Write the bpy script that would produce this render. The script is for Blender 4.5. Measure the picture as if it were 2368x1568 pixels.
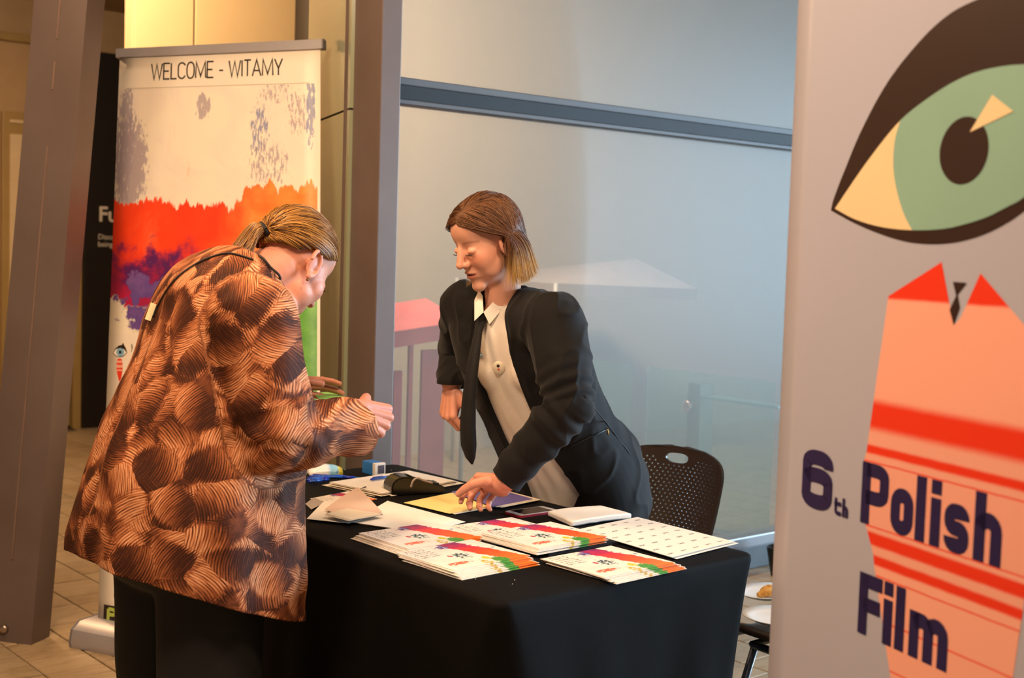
import bpy, bmesh, math, random
import numpy as np
from mathutils import Vector, Matrix, Quaternion, noise as mnoise

for _o in list(bpy.data.objects):
    bpy.data.objects.remove(_o, do_unlink=True)
SC = bpy.context.scene
COL = SC.collection
random.seed(7)
rng = np.random.default_rng(7)

# ---------------------------------------------------------------- camera
FPX, HEAD, PITCH, ROLL, CAMZ = 3000.0, math.radians(49.596), math.radians(3.896), math.radians(1.757), 1.46
_f0 = Vector((math.cos(HEAD), math.sin(HEAD), 0)); _r0 = Vector((math.sin(HEAD), -math.cos(HEAD), 0)); _u0 = Vector((0, 0, 1))
FWD = math.cos(PITCH) * _f0 - math.sin(PITCH) * _u0
_u1 = math.sin(PITCH) * _f0 + math.cos(PITCH) * _u0
RGT = math.cos(ROLL) * _r0 + math.sin(ROLL) * _u1
UPV = math.cos(ROLL) * _u1 - math.sin(ROLL) * _r0
CPOS = Vector((0, 0, CAMZ))
cam_d = bpy.data.cameras.new('camera'); cam = bpy.data.objects.new('camera', cam_d); COL.objects.link(cam)
cam_d.sensor_fit = 'HORIZONTAL'; cam_d.sensor_width = 36.0; cam_d.lens = 36.0 * FPX / 2368.0
cam_d.clip_start = 0.05; cam_d.clip_end = 100
cam.matrix_world = Matrix((( RGT.x, UPV.x, -FWD.x, CPOS.x), (RGT.y, UPV.y, -FWD.y, CPOS.y), (RGT.z, UPV.z, -FWD.z, CPOS.z), (0, 0, 0, 1)))
cam_d.dof.use_dof = True; cam_d.dof.focus_distance = 3.25; cam_d.dof.aperture_fstop = 4.5
SC.camera = cam
cy = SC.cycles; cy.max_bounces = 5; cy.diffuse_bounces = 2; cy.glossy_bounces = 2; cy.transmission_bounces = 4; cy.transparent_max_bounces = 12; cy.caustics_reflective = False; cy.caustics_refractive = False; cy.use_adaptive_sampling = True; cy.adaptive_threshold = 0.06; cy.adaptive_min_samples = 16; cy.use_light_tree = False

# ---------------------------------------------------------------- world, lights, exposure
SC.view_settings.view_transform = 'Standard'; SC.view_settings.look = 'None'
SC.view_settings.gamma = 1.0; SC.view_settings.use_curve_mapping = False
SC.view_settings.exposure = 0.13
world = bpy.data.worlds.new('overcast_sky'); SC.world = world; world.use_nodes = True
_bg = world.node_tree.nodes['Background']; _bg.inputs[0].default_value = (0.62, 0.79, 1.0, 1); _bg.inputs[1].default_value = 0.46

def area(name, loc, target, size, energy, color, size_y=None, spread=180):
    d = bpy.data.lights.new(name, 'AREA'); d.energy = energy; d.color = color; d.size = size
    if size_y: d.shape = 'RECTANGLE'; d.size_y = size_y
    else: d.shape = 'DISK'
    d.spread = math.radians(spread)
    o = bpy.data.objects.new(name, d); COL.objects.link(o); o.location = loc
    o.rotation_euler = (Vector(target) - Vector(loc)).to_track_quat('-Z', 'Y').to_euler()
    return o
WARM = (1.0, 0.60, 0.30)
WARM2 = (1.0, 0.70, 0.46)
# warm recessed downlights of the lobby ceiling
area('downlight_entrance', (0.3, 1.5, 3.12), (0.9, 2.3, 0.9), 0.5, 70, WARM2)
area('downlight_table', (0.9, 3.2, 3.12), (1.7, 2.8, 0.8), 0.5, 34, WARM)
area('downlight_counter', (1.9, 1.0, 3.12), (2.6, 3.4, 1.0), 0.5, 46, WARM2)
area('downlight_pier', (2.1, 5.45, 3.12), (2.7, 6.3, 2.4), 0.4, 62, WARM2)
area('downlight_banner', (0.9, 3.9, 3.12), (1.9, 4.0, 1.2), 0.4, 13, WARM2)
area('downlight_hall', (2.2, 7.5, 3.12), (2.2, 7.5, 0), 0.6, 45, WARM)
# added warm fill light, unseen, tinting the terrace beyond the glass
area('terrace_fill', (4.2, 5.0, 3.3), (5.0, 7.2, 1.4), 0.6, 150, (1.0, 0.68, 0.42))
# daylight entering through the glazed end of the lobby on the right
area('window_daylight', (9.4, -0.6, 1.9), (2.4, 1.5, 1.0), 4.4, 260, (0.55, 0.78, 1.0), 3.2, spread=84)

# ---------------------------------------------------------------- pixel to place (2368 x 1568 frame)
def ray(px, py): return FWD + (px - 1184.0) / FPX * RGT + (784.0 - py) / FPX * UPV
def at(px, py, d): return CPOS + d * ray(px, py)
def onz(px, py, z): r = ray(px, py); return CPOS + r * ((z - CAMZ) / r.z)
def ony(px, py, y): r = ray(px, py); return CPOS + r * (y / r.y)
def onx(px, py, x): r = ray(px, py); return CPOS + r * (x / r.x)
def onplane(px, py, p0, n): r = ray(px, py); return CPOS + r * ((p0 - CPOS).dot(n) / r.dot(n))
def project(p):
    d = Vector(p) - CPOS; z = d.dot(FWD)
    return 1184 + FPX * d.dot(RGT) / z, 784 - FPX * d.dot(UPV) / z, z

# ---------------------------------------------------------------- tagging
def tag(o, label=None, cat=None, group=None, kind=None):
    if label: o['label'] = label
    if cat: o['category'] = cat
    if group: o['group'] = group
    if kind: o['kind'] = kind
    return o
def empty(name, loc=(0, 0, 0), label=None, cat=None, group=None, kind=None):
    o = bpy.data.objects.new(name, None); COL.objects.link(o); o.location = loc; o.empty_display_size = 0.1
    return tag(o, label, cat, group, kind)

# ---------------------------------------------------------------- materials
def lin(c):
    if isinstance(c, str): c = tuple(int(c[i:i + 2], 16) for i in (1, 3, 5))
    if max(c) > 1.0: c = tuple(v / 255.0 for v in c)
    return tuple((v / 12.92 if v <= 0.04045 else ((v + 0.055) / 1.055) ** 2.4) for v in c[:3]) + (1.0,)

class G:
    """small node graph helper"""
    def __init__(s, name):
        s.m = bpy.data.materials.new(name); s.m.use_nodes = True; s.t = s.m.node_tree; s.n = s.t.nodes; s.l = s.t.links
        s.b = s.n['Principled BSDF']; s.out = s.n['Material Output']
    def put(s, sock, v):
        if isinstance(v, bpy.types.NodeSocket): s.l.new(v, sock)
        elif v is not None: sock.default_value = v
    def math(s, op, a, b=None, c=None, clamp=False):
        n = s.n.new('ShaderNodeMath'); n.operation = op; n.use_clamp = clamp; s.put(n.inputs[0], a); s.put(n.inputs[1], b)
        if c is not None: s.put(n.inputs[2], c)
        return n.outputs[0]
    def vmath(s, op, a, b=None, sc=None):
        n = s.n.new('ShaderNodeVectorMath'); n.operation = op; s.put(n.inputs[0], a)
        if b is not None: s.put(n.inputs[1], b)
        if sc is not None: s.put(n.inputs['Scale'], sc)
        return n.outputs[1] if op in ('LENGTH', 'DOT_PRODUCT', 'DISTANCE') else n.outputs[0]
    def noise(s, vec=None, scale=5.0, detail=3.0, rough=0.5, dist=0.0, col=False):
        n = s.n.new('ShaderNodeTexNoise'); n.inputs['Scale'].default_value = scale; n.inputs['Detail'].default_value = detail
        n.inputs['Roughness'].default_value = rough; n.inputs['Distortion'].default_value = dist
        if vec is not None: s.l.new(vec, n.inputs['Vector'])
        return n.outputs[1] if col else n.outputs[0]
    def ramp(s, fac, stops, interp='LINEAR'):
        n = s.n.new('ShaderNodeValToRGB'); n.color_ramp.interpolation = interp; e = n.color_ramp.elements
        while len(e) < len(stops): e.new(0.5)
        for i, (p, c) in enumerate(stops): e[i].position = p; e[i].color = c if len(c) == 4 else tuple(c) + (1,)
        s.put(n.inputs[0], fac); return n.outputs[0]
    def mix(s, fac, a, b):
        n = s.n.new('ShaderNodeMix'); n.data_type = 'RGBA'; s.put(n.inputs[0], fac); s.put(n.inputs[6], a); s.put(n.inputs[7], b); return n.outputs[2]
    def smooth(s, x, lo, hi):
        n = s.n.new('ShaderNodeMapRange'); n.interpolation_type = 'SMOOTHSTEP'; s.put(n.inputs[0], x)
        n.inputs[1].default_value = lo; n.inputs[2].default_value = hi; return n.outputs[0]
    def coord(s, what='Object'): return s.n.new('ShaderNodeTexCoord').outputs[what]
    def attr(s, name, out=0):
        n = s.n.new('ShaderNodeAttribute'); n.attribute_name = name; return n.outputs[out]
    def sep(s, v):
        n = s.n.new('ShaderNodeSeparateXYZ'); s.l.new(v, n.inputs[0]); return n.outputs
    def comb(s, x, y, z=0.0):
        n = s.n.new('ShaderNodeCombineXYZ'); s.put(n.inputs[0], x); s.put(n.inputs[1], y); s.put(n.inputs[2], z); return n.outputs[0]
    def scale3(s, v, k):
        n = s.n.new('ShaderNodeVectorMath'); n.operation = 'MULTIPLY'; s.l.new(v, n.inputs[0]); n.inputs[1].default_value = k; return n.outputs[0]
    def bump(s, h, strength=0.2, dist=0.01):
        n = s.n.new('ShaderNodeBump'); n.inputs['Strength'].default_value = strength; n.inputs['Distance'].default_value = dist
        s.l.new(h, n.inputs['Height']); s.l.new(n.outputs[0], s.b.inputs['Normal'])
    def base(s, c): s.put(s.b.inputs['Base Color'], c)
    def set(s, **k):
        for a, v in k.items(): s.put(s.b.inputs[a.replace('_', ' ')], v)
        return s

def mat(name, c, rough=0.5, var=0.06, scale=8.0, metal=0.0, bump=0.0, bscale=60.0, spec=0.5, stretch=None):
    g = G(name); c = lin(c)
    v = g.coord('Object')
    if stretch: v = g.scale3(v, stretch)
    n = g.noise(v, scale, 4)
    lo = tuple(max(0, x * (1 - var)) for x in c[:3]); hi = tuple(min(1, x * (1 + var)) for x in c[:3])
    g.base(g.ramp(n, [(0.3, lo), (0.7, hi)]))
    g.set(Roughness=rough, Metallic=metal); g.b.inputs['Specular IOR Level'].default_value = spec
    if bump: g.bump(g.noise(v, bscale, 3), bump, 0.004)
    return g.m

# ---------------------------------------------------------------- mesh helpers
def new_obj(name, me, m=None, parent=None, smooth=False):
    o = bpy.data.objects.new(name, me); COL.objects.link(o)
    if m: me.materials.append(m)
    if parent: o.parent = parent
    if smooth:
        me.polygons.foreach_set('use_smooth', [True] * len(me.polygons))
    return o
def from_bm(name, bm, m=None, parent=None, smooth=False):
    me = bpy.data.meshes.new(name); bmesh.ops.recalc_face_normals(bm, faces=bm.faces); bm.to_mesh(me); bm.free()
    return new_obj(name, me, m, parent, smooth)
def pydata(name, v, f, m=None, parent=None, smooth=False):
    me = bpy.data.meshes.new(name); me.from_pydata([tuple(x) for x in v], [], f); me.update()
    return new_obj(name, me, m, parent, smooth)
def rel(o, origin):
    """shift mesh data so the object sits at origin"""
    origin = Vector(origin)
    o.data.transform(Matrix.Translation(-origin)); o.location = origin
    return o
def bm_box(bm, lo, hi, mtx=None):
    r = bmesh.ops.create_cube(bm, size=1.0); lo = Vector(lo); hi = Vector(hi)
    for v in r['verts']:
        v.co = Vector((lo.x + (v.co.x + .5) * (hi.x - lo.x), lo.y + (v.co.y + .5) * (hi.y - lo.y), lo.z + (v.co.z + .5) * (hi.z - lo.z)))
        if mtx: v.co = mtx @ v.co
    return r['verts']
def box(name, lo, hi, m, parent=None, bevel=0.0, mtx=None, seg=2):
    bm = bmesh.new(); bm_box(bm, lo, hi, mtx)
    if bevel: bmesh.ops.bevel(bm, geom=list(bm.edges), offset=bevel, segments=seg, affect='EDGES', profile=0.6)
    return from_bm(name, bm, m, parent, smooth=False)
def bm_prism(bm, pts, off, bevel=0):
    """closed polygon (3D points) extruded by vector off"""
    off = Vector(off); a = [bm.verts.new(Vector(p)) for p in pts]; b = [bm.verts.new(Vector(p) + off) for p in pts]; n = len(pts)
    bm.faces.new(a[::-1]); bm.faces.new(b)
    for i in range(n): bm.faces.new((a[i], a[(i + 1) % n], b[(i + 1) % n], b[i]))
def prism(name, pts, off, m, parent=None):
    bm = bmesh.new(); bm_prism(bm, pts, off); return from_bm(name, bm, m, parent)
def ring_frames(pts):
    pts = [Vector(p) for p in pts]; T = []
    for i in range(len(pts)):
        a = pts[max(0, i - 1)]; b = pts[min(len(pts) - 1, i + 1)]; T.append((b - a).normalized())
    n = T[0].orthogonal().normalized(); out = []
    for i, t in enumerate(T):
        if i: n = (n - t * n.dot(t)).normalized()
        out.append((pts[i], t, n, t.cross(n)))
    return out
def bm_tube(bm, pts, rad, seg=8, cap=True, flat=1.0, up=None):
    fr = ring_frames(pts); rings = []
    for i, (p, t, n, b) in enumerate(fr):
        if up is not None:
            n = (Vector(up) - t * Vector(up).dot(t)).normalized(); b = t.cross(n)
        r = rad[i] if isinstance(rad, (list, tuple)) else rad
        rings.append([bm.verts.new(p + n * math.cos(2 * math.pi * k / seg) * r * flat + b * math.sin(2 * math.pi * k / seg) * r) for k in range(seg)])
    for a, c in zip(rings, rings[1:]):
        for k in range(seg): bm.faces.new((a[k], a[(k + 1) % seg], c[(k + 1) % seg], c[k]))
    if cap: bm.faces.new(rings[0][::-1]); bm.faces.new(rings[-1])
def tube(name, pts, rad, m, parent=None, seg=10, flat=1.0, up=None):
    bm = bmesh.new(); bm_tube(bm, pts, rad, seg, True, flat, up); return from_bm(name, bm, m, parent, smooth=True)
def bm_lathe(bm, prof, mtx=Matrix(), seg=24):
    rings = []
    for r, z in prof:
        rings.append([bm.verts.new(mtx @ Vector((max(r, 1e-5) * math.cos(2 * math.pi * k / seg), max(r, 1e-5) * math.sin(2 * math.pi * k / seg), z))) for k in range(seg)])
    for a, c in zip(rings, rings[1:]):
        for k in range(seg): bm.faces.new((a[k], a[(k + 1) % seg], c[(k + 1) % seg], c[k]))
    bm.faces.new(rings[0][::-1]); bm.faces.new(rings[-1])
def lathe(name, prof, m, parent=None, mtx=Matrix(), seg=24, smooth=True):
    bm = bmesh.new(); bm_lathe(bm, prof, mtx, seg); return from_bm(name, bm, m, parent, smooth)
def set_uv(me, fn):
    uv = me.uv_layers.new(name='UVMap'); 
    for lp in me.loops: uv.data[lp.index].uv = fn(me.vertices[lp.vertex_index].co)
def smoothby(o, deg=40):
    me = o.data; me.polygons.foreach_set('use_smooth', [True] * len(me.polygons))
    try: me.set_sharp_from_angle(angle=math.radians(deg))
    except Exception: pass
    return o
def catmull(pts, n=8, closed=False):
    pts = [Vector(p) for p in pts]; out = []; N = len(pts)
    rngi = range(N) if closed else range(N - 1)
    for i in rngi:
        if closed: p0, p1, p2, p3 = pts[(i - 1) % N], pts[i], pts[(i + 1) % N], pts[(i + 2) % N]
        else: p0, p1, p2, p3 = pts[max(i - 1, 0)], pts[i], pts[i + 1], pts[min(i + 2, N - 1)]
        for k in range(n):
            t = k / n; t2 = t * t; t3 = t2 * t
            out.append(0.5 * ((2 * p1) + (-p0 + p2) * t + (2 * p0 - 5 * p1 + 4 * p2 - p3) * t2 + (-p0 + 3 * p1 - 3 * p2 + p3) * t3))
    if not closed: out.append(pts[-1])
    return out
def text_mesh(body, size, name='lettering', bold=0.0):
    c = bpy.data.curves.new('tmp_text', 'FONT'); c.body = body; c.size = size; c.offset = bold * size; c.resolution_u = 4; c.fill_mode = 'BOTH' if hasattr(c, 'fill_mode') else c.fill_mode
    o = bpy.data.objects.new('tmp_text', c); COL.objects.link(o)
    dg = bpy.context.evaluated_depsgraph_get(); me = bpy.data.meshes.new_from_object(o.evaluated_get(dg)); me.name = name
    bpy.data.objects.remove(o, do_unlink=True); bpy.data.curves.remove(c); me.materials.clear()
    return me
# stroke lettering: polylines in a unit box -> flat ribbons
def arc(cx, cy, rx, ry, a0, a1, n=8):
    return [(cx + rx * math.cos(math.radians(a0 + (a1 - a0) * i / n)), cy + ry * math.sin(math.radians(a0 + (a1 - a0) * i / n))) for i in range(n + 1)]
def rrect(x0, y0, x1, y1, r, n=5):
    return arc(x1 - r, y1 - r, r, r, 90, 0, n) + arc(x1 - r, y0 + r, r, r, 0, -90, n) + arc(x0 + r, y0 + r, r, r, -90, -180, n) + arc(x0 + r, y1 - r, r, r, 180, 90, n) + [(x1 - r, y1)]
def ribbon(bm, line, w, place):
    pts = [Vector((p[0], p[1])) for p in line]; n = len(pts); closed = (pts[0] - pts[-1]).length < 1e-6
    L = []; Rr = []
    for i in range(n):
        if closed:
            a = pts[(i - 1) % (n - 1)] if i else pts[n - 2]; b = pts[i + 1] if i < n - 1 else pts[1]
        else: a = pts[max(i - 1, 0)]; b = pts[min(i + 1, n - 1)]
        d1 = (pts[i] - a); d2 = (b - pts[i])
        if d1.length < 1e-9: d1 = d2
        if d2.length < 1e-9: d2 = d1
        d1.normalize(); d2.normalize(); t = (d1 + d2); t = t.normalized() if t.length > 1e-6 else d1
        nrm = Vector((-t.y, t.x)); c = max(0.35, nrm.dot(Vector((-d1.y, d1.x)))); k = w / 2 / c
        L.append(bm.verts.new(place(pts[i] + nrm * k))); Rr.append(bm.verts.new(place(pts[i] - nrm * k)))
    for i in range(n - 1):
        bm.faces.new((L[i], Rr[i], Rr[i + 1], L[i + 1]))
# ================================================================ the setting
M_grout = mat('grout', '#6f6252', 0.85, 0.1, 30)
def tile_mat():
    g = G('sandstone_tile'); oi = g.n.new('ShaderNodeObjectInfo'); v = g.coord('Object')
    off = g.vmath('ADD', v, g.vmath('SCALE', g.comb(1.0, 2.3, 0.7), sc=g.math('MULTIPLY', oi.outputs['Random'], 40.0)))
    st = g.noise(g.scale3(off, (3.0, 9.0, 4.0)), 2.2, 5, 0.6, 1.2); fine = g.noise(off, 60, 4, 0.7)
    tone = g.ramp(oi.outputs['Random'], [(0.0, lin('#a08868')), (0.35, lin('#b29a78')), (0.7, lin('#bfa98a')), (1.0, lin('#998a70'))])
    vein = g.ramp(st, [(0.3, lin('#7f6444')), (0.5, lin('#ae9674')), (0.75, lin('#c9b696'))])
    g.base(g.mix(g.math('MULTIPLY', fine, 0.18), g.mix(0.45, tone, vein), lin('#6d5a44')))
    g.set(Roughness=0.42); g.bump(fine, 0.12, 0.002); return g.m
M_tile = tile_mat()
floor = box('floor', (-4, -4, -0.12), (9.5, 9.75, -0.012), M_grout); tag(floor, 'beige sandstone tiled lobby floor under table and banners', 'floor', kind='structure')
TX, TY, GAP = 0.205, 0.235, 0.006
tbm = bmesh.new(); bm_box(tbm, (-TX / 2 + GAP / 2, -TY / 2 + GAP / 2, -0.012), (TX / 2 - GAP / 2, TY / 2 - GAP / 2, 0.0))
bmesh.ops.bevel(tbm, geom=[e for e in tbm.edges if e.verts[0].co.z > -0.001 and e.verts[1].co.z > -0.001], offset=0.0025, segments=1, affect='EDGES')
tile_me = bpy.data.meshes.new('tile'); tbm.to_mesh(tile_me); tbm.free(); tile_me.materials.append(M_tile)
cand, rest = [], []
for i in range(-18, 46):
    for j in range(-16, 41):
        x = 0.05 + i * TX; y = 0.02 + j * TY + (0.5 * TY if i % 2 else 0.0) + 0.03 * math.sin(i * 5.1)
        if not (-3.9 < x < 9.4 and -3.8 < y < 9.6): continue
        d = (Vector((x, y, 0)) - CPOS).dot(FWD); ok = False
        if d > 1.0:
            px, py, _ = project((x, y, 0)); ok = (30 < px < 345 and 950 < py < 1625) or (1650 < px < 1850 and 1320 < py < 1625)
        (cand if ok else rest).append((x, y, d))
cand.sort(key=lambda c: c[2]); rest += cand[295:]; cand = cand[:295]
for x, y, d in cand:
    o = bpy.data.objects.new('tile', tile_me); COL.objects.link(o); o.parent = floor; o.location = (x, y, 0)
V, Fc = [], []
for x, y, d in rest:
    b = len(V)
    for z, k in ((-0.012, 0), (0.0, 0)):
        for sx, sy in ((-1, -1), (1, -1), (1, 1), (-1, 1)): V.append((x + sx * (TX - GAP) / 2, y + sy * (TY - GAP) / 2, z))
    Fc += [(b + 4, b + 5, b + 6, b + 7), (b, b + 1, b + 5, b + 4), (b + 1, b + 2, b + 6, b + 5), (b + 2, b + 3, b + 7, b + 6), (b + 3, b, b + 4, b + 7)]
tag(pydata('far_tiles', V, Fc, M_tile, floor), kind='stuff')

CEIL = 3.2
M_ceil = mat('ceiling_paint', '#a89478', 0.8, 0.04); M_tan = mat('tan_wall_paint', '#b79a72', 0.7, 0.05)
M_cream = mat('cream_door_paint', '#d8c29a', 0.55, 0.04); M_gold = mat('gold_door_frame', '#a58b58', 0.4, 0.06)
M_dark = mat('dark_display_wall', '#140d09', 0.55, 0.15); M_side = mat('lobby_wall_paint', '#a89a88', 0.75, 0.05)
tag(box('wall_left', (-4.15, -4, -0.12), (-4, 9.75, CEIL), M_side), 'plain side wall of the lobby', 'wall', kind='structure')
tag(box('wall_front', (-4.15, -4.15, -0.12), (9.5, -4, CEIL), M_side), 'plain wall behind the photographer', 'wall', kind='structure')
YB = 9.75
xd0 = ony(179, 700, YB).x; xd1 = xd0 + 2.6
tag(box('wall_back', (-4.15, YB, -0.12), (9.5, YB + 0.15, CEIL), M_tan), 'tan back wall of the hall behind leaning column', 'wall', kind='structure')
ztop = ony(197, 121, YB).z
# dark display wall with white lettering
dsp = tag(box('display_wall', (xd0, YB - 0.12, 0), (xd1, YB, ztop), M_dark, bevel=0.004), 'dark brown display wall with white lettering behind welcome banner', 'display wall', kind='structure')
M_white_sign = mat('sign_white', '#d8cfc0', 0.6, 0.03)
def wall_text(body, px, py_base, capt_px, bold):
    base = ony(px, py_base, YB - 0.12); top = ony(px, py_base - capt_px, YB - 0.12); hh = top.z - base.z
    me = text_mesh(body, hh / 0.70, bold=bold); o = new_obj('lettering', me, M_white_sign, dsp)
    o.matrix_world = Matrix(((1, 0, 0, base.x), (0, 0, -1, YB - 0.1225), (0, 1, 0, base.z), (0, 0, 0, 1)))
    return o
wall_text('Fu', 227, 511, 34, .022)
wall_text('Disco', 226, 553, 12, .004); wall_text('being', 226, 570, 12, .004)
# door beside the display wall
fx0 = ony(158, 900, YB).x; dx0 = ony(60, 900, YB).x - 0.2; zb = 0
door = tag(empty('door_1', (dx0, YB, 0)), 'cream door in a gold frame left of the dark display wall', 'door', kind='structure')
def dbox(n, lo, hi, m, bev=0.004):
    o = box(n, lo, hi, m, None, bev); o.parent = door; o.matrix_parent_inverse = Matrix.Translation(-door.location); return o
dbox('door_frame', (fx0, YB - 0.10, 0), (xd0 - 0.005, YB, ztop - 0.02), M_gold)
dbox('door_leaf', (dx0, YB - 0.06, 0.02), (fx0 - 0.01, YB, ztop - 0.5), M_gold)
dbox('door_panel', (dx0 + 0.05, YB - 0.075, 0.14), (fx0 - 0.035, YB - 0.06, 2.2), M_cream)
dbox('door_panel', (dx0 + 0.05, YB - 0.075, 2.28), (fx0 - 0.035, YB - 0.06, ztop - 0.56), M_cream)
dbox('handle', (fx0 - 0.055, YB - 0.11, 0.95), (fx0 - 0.04, YB - 0.075, 1.15), M_gold, 0.003)
tag(box('trim_1', (-4, YB - 0.06, ztop + 0.01), (xd0 - 0.02, YB, ztop + 0.07), M_gold, bevel=0.006), 'narrow strip of trim along top of tan wall', 'trim', kind='structure')

# bright cladding pier behind the welcome banner
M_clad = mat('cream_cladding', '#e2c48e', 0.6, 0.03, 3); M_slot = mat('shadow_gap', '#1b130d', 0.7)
pl = ony(312, 60, 6.3).x; pj = ony(450, 60, 6.3).x; pr = ony(704, 60, 6.3).x
pier = tag(box('wall_pier', (pl + 0.01, 6.32, 0), (pr + 0.3, 6.42, CEIL), M_slot), 'cream clad pier rising behind the welcome banner', 'pier', kind='structure')
box('panel', (pl, 6.3, 0), (pj - 0.006, 6.33, CEIL), M_clad, pier, 0.003); box('panel', (pj + 0.006, 6.3, 0), (pr, 6.33, CEIL), M_clad, pier, 0.003)
box('panel', (pl - 0.002, 6.332, 0), (pl + 0.01, 6.42, CEIL), M_clad, pier, 0.003)
tag(box('wall_corner', (pr + 0.15, 6.42, 0), (pr + 0.3, 7.6, CEIL), M_tan), 'short wall joining pier and terrace wall', 'wall', kind='structure')
tag(box('wall_hall', (6.2, 7.6, -0.12), (6.35, 9.75, CEIL), M_tan), 'side wall of the hall behind the pier', 'wall', kind='structure')

tag(prism('ceiling', [Vector((x, y, CEIL)) for x, y in ((-4, -4), (9.5, -4), (9.5, 3.88), (2.55, 3.88), (pr + .05, 6.35), (pr + .3, 6.42), (pr + .3, 7.6), (6.35, 7.6), (6.35, 9.75), (-4, 9.75))], (0, 0, .15), M_ceil), 'plain tan ceiling over the lobby', 'ceiling', kind='structure')
# greenish return wall left of the central column, two tall panels with a joint
M_green = mat('sage_glass_panel', '#8c9278', 0.22, 0.03, 2)
gA = ony(820, 247, 3.80); gB = onz(727, 283, gA.z); gd = (gB - gA); gd.z = 0; gd.normalize()
gn = Vector((-gd.y, gd.x, 0))
if gn.dot(CPOS - gA) < 0: gn = -gn
g0 = Vector((gA.x, gA.y, 0)) + gd * ((3.87 - gA.y) / gd.y)
# far end where the dark gap shows
glen = 2.2
for k in range(200):
    q = g0 + gd * (k * 0.01); pxx = project(Vector((q.x, q.y, 2.2)))[0]
    if pxx < 713: glen = k * 0.01; break
def gpanel(n, z0, z1, th, m, par=None, l0=0.0, l1=None):
    l1 = glen if l1 is None else l1
    a = g0 + gd * l0; b = g0 + gd * l1
    return prism(n, [Vector((a.x, a.y, z0)), Vector((b.x, b.y, z0)), Vector((b.x, b.y, z1)), Vector((a.x, a.y, z1))], -gn * th, m, par)
ret = tag(gpanel('wall_return', 0, CEIL, 0.06, M_slot), 'sage green panelled return wall left of the central column', 'wall', kind='structure')
for v in ret.data.vertices: v.co -= gn * 0.012
gpanel('panel', 0.0, gA.z - 0.004, 0.014, M_green, ret); gpanel('panel', gA.z + 0.004, CEIL, 0.014, M_green, ret)
q1 = g0 + gd * glen
tag(prism('wall_infill', [Vector((q1.x, q1.y, 0)) - gn * .03, Vector((pr + 0.02, 6.45, 0)), Vector((pr + 0.02, 6.45, CEIL)), Vector((q1.x, q1.y, CEIL)) - gn * .03], (0.15, 0, 0), M_slot), 'added dark wall filling the shaded gap between return wall and pier', 'wall', kind='structure')  # added to stop sky light leaking in; near-black colour gives the gap's shade

# steel columns
def steel():
    g = G('painted_steel'); v = g.coord('Object'); n = g.noise(v, 3, 4); f = g.noise(g.scale3(v, (60, 60, 4)), 3, 3)
    g.base(g.mix(g.math('MULTIPLY', f, 0.2), g.ramp(n, [(0.3, lin('#6a5a52')), (0.7, lin('#756660'))]), lin('#5a4a44'))); g.set(Roughness=0.48, Metallic=0.15)
    g.bump(f, 0.05, 0.002); return g.m
M_steel = steel(); M_bolt = mat('bolt_steel', '#b0a090', 0.3, 0.05, metal=0.9)
cxr = ony(917, 600, 3.70).x; cw = ony(917, 600, 3.70).x - ony(871, 600, 3.70).x
colm = tag(box('steel_column', (cxr - cw, 3.70, 0), (cxr, 3.93, CEIL), M_steel, bevel=0.004), 'upright brown steel column between sage wall and glass wall', 'column', kind='structure')
# raked column at the far left
cb = onz(72, 1492, 0)          # right foot of the near face
ctop = at(202, 0, (cb - CPOS).dot(FWD) * 0.985)
wv = Vector((_r0.x, _r0.y, 0)).normalized(); wv = (wv * math.cos(0.25) - _f0 * math.sin(0.25)).normalized()
dv = Vector((wv.y, -wv.x, 0)); dv = dv if dv.dot(_f0) > 0 else -dv
axis = (ctop - cb); axis = axis / axis.z
W_, D_ = 0.215, 0.11
foot = [cb, cb + dv * D_, cb + dv * D_ - wv * W_, cb - wv * W_]
rk = tag(prism('raked_column', foot, axis * CEIL, M_steel), 'brown steel column leaning at the far left beside welcome banner', 'column', kind='structure')
smoothby(rk, 30)
M_seam = mat('worn_edge', '#7a6459', 0.5, 0.1)
nf = -dv
for (za, zb2, off) in ((0.3, 1.78, 0.5), (1.98, 2.08, 0.5), (2.16, 2.4, 0.5)):
    p = cb - wv * W_ * off + axis * za; q = cb - wv * W_ * off + axis * zb2
    pp = prism('weld_seam', [p - wv * .0035, p + wv * .0035, q + wv * .0035, q - wv * .0035], nf * 0.0025, M_seam, rk)
bc = onplane(10, 1454, cb, nf); mt = Matrix.Translation(bc) @ nf.to_track_quat('Z', 'Y').to_matrix().to_4x4()
lathe('bolt', [(0.016, 0), (0.016, 0.006), (0.013, 0.012), (0.005, 0.014), (0.0, 0.014)], M_bolt, rk, mt)

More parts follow.
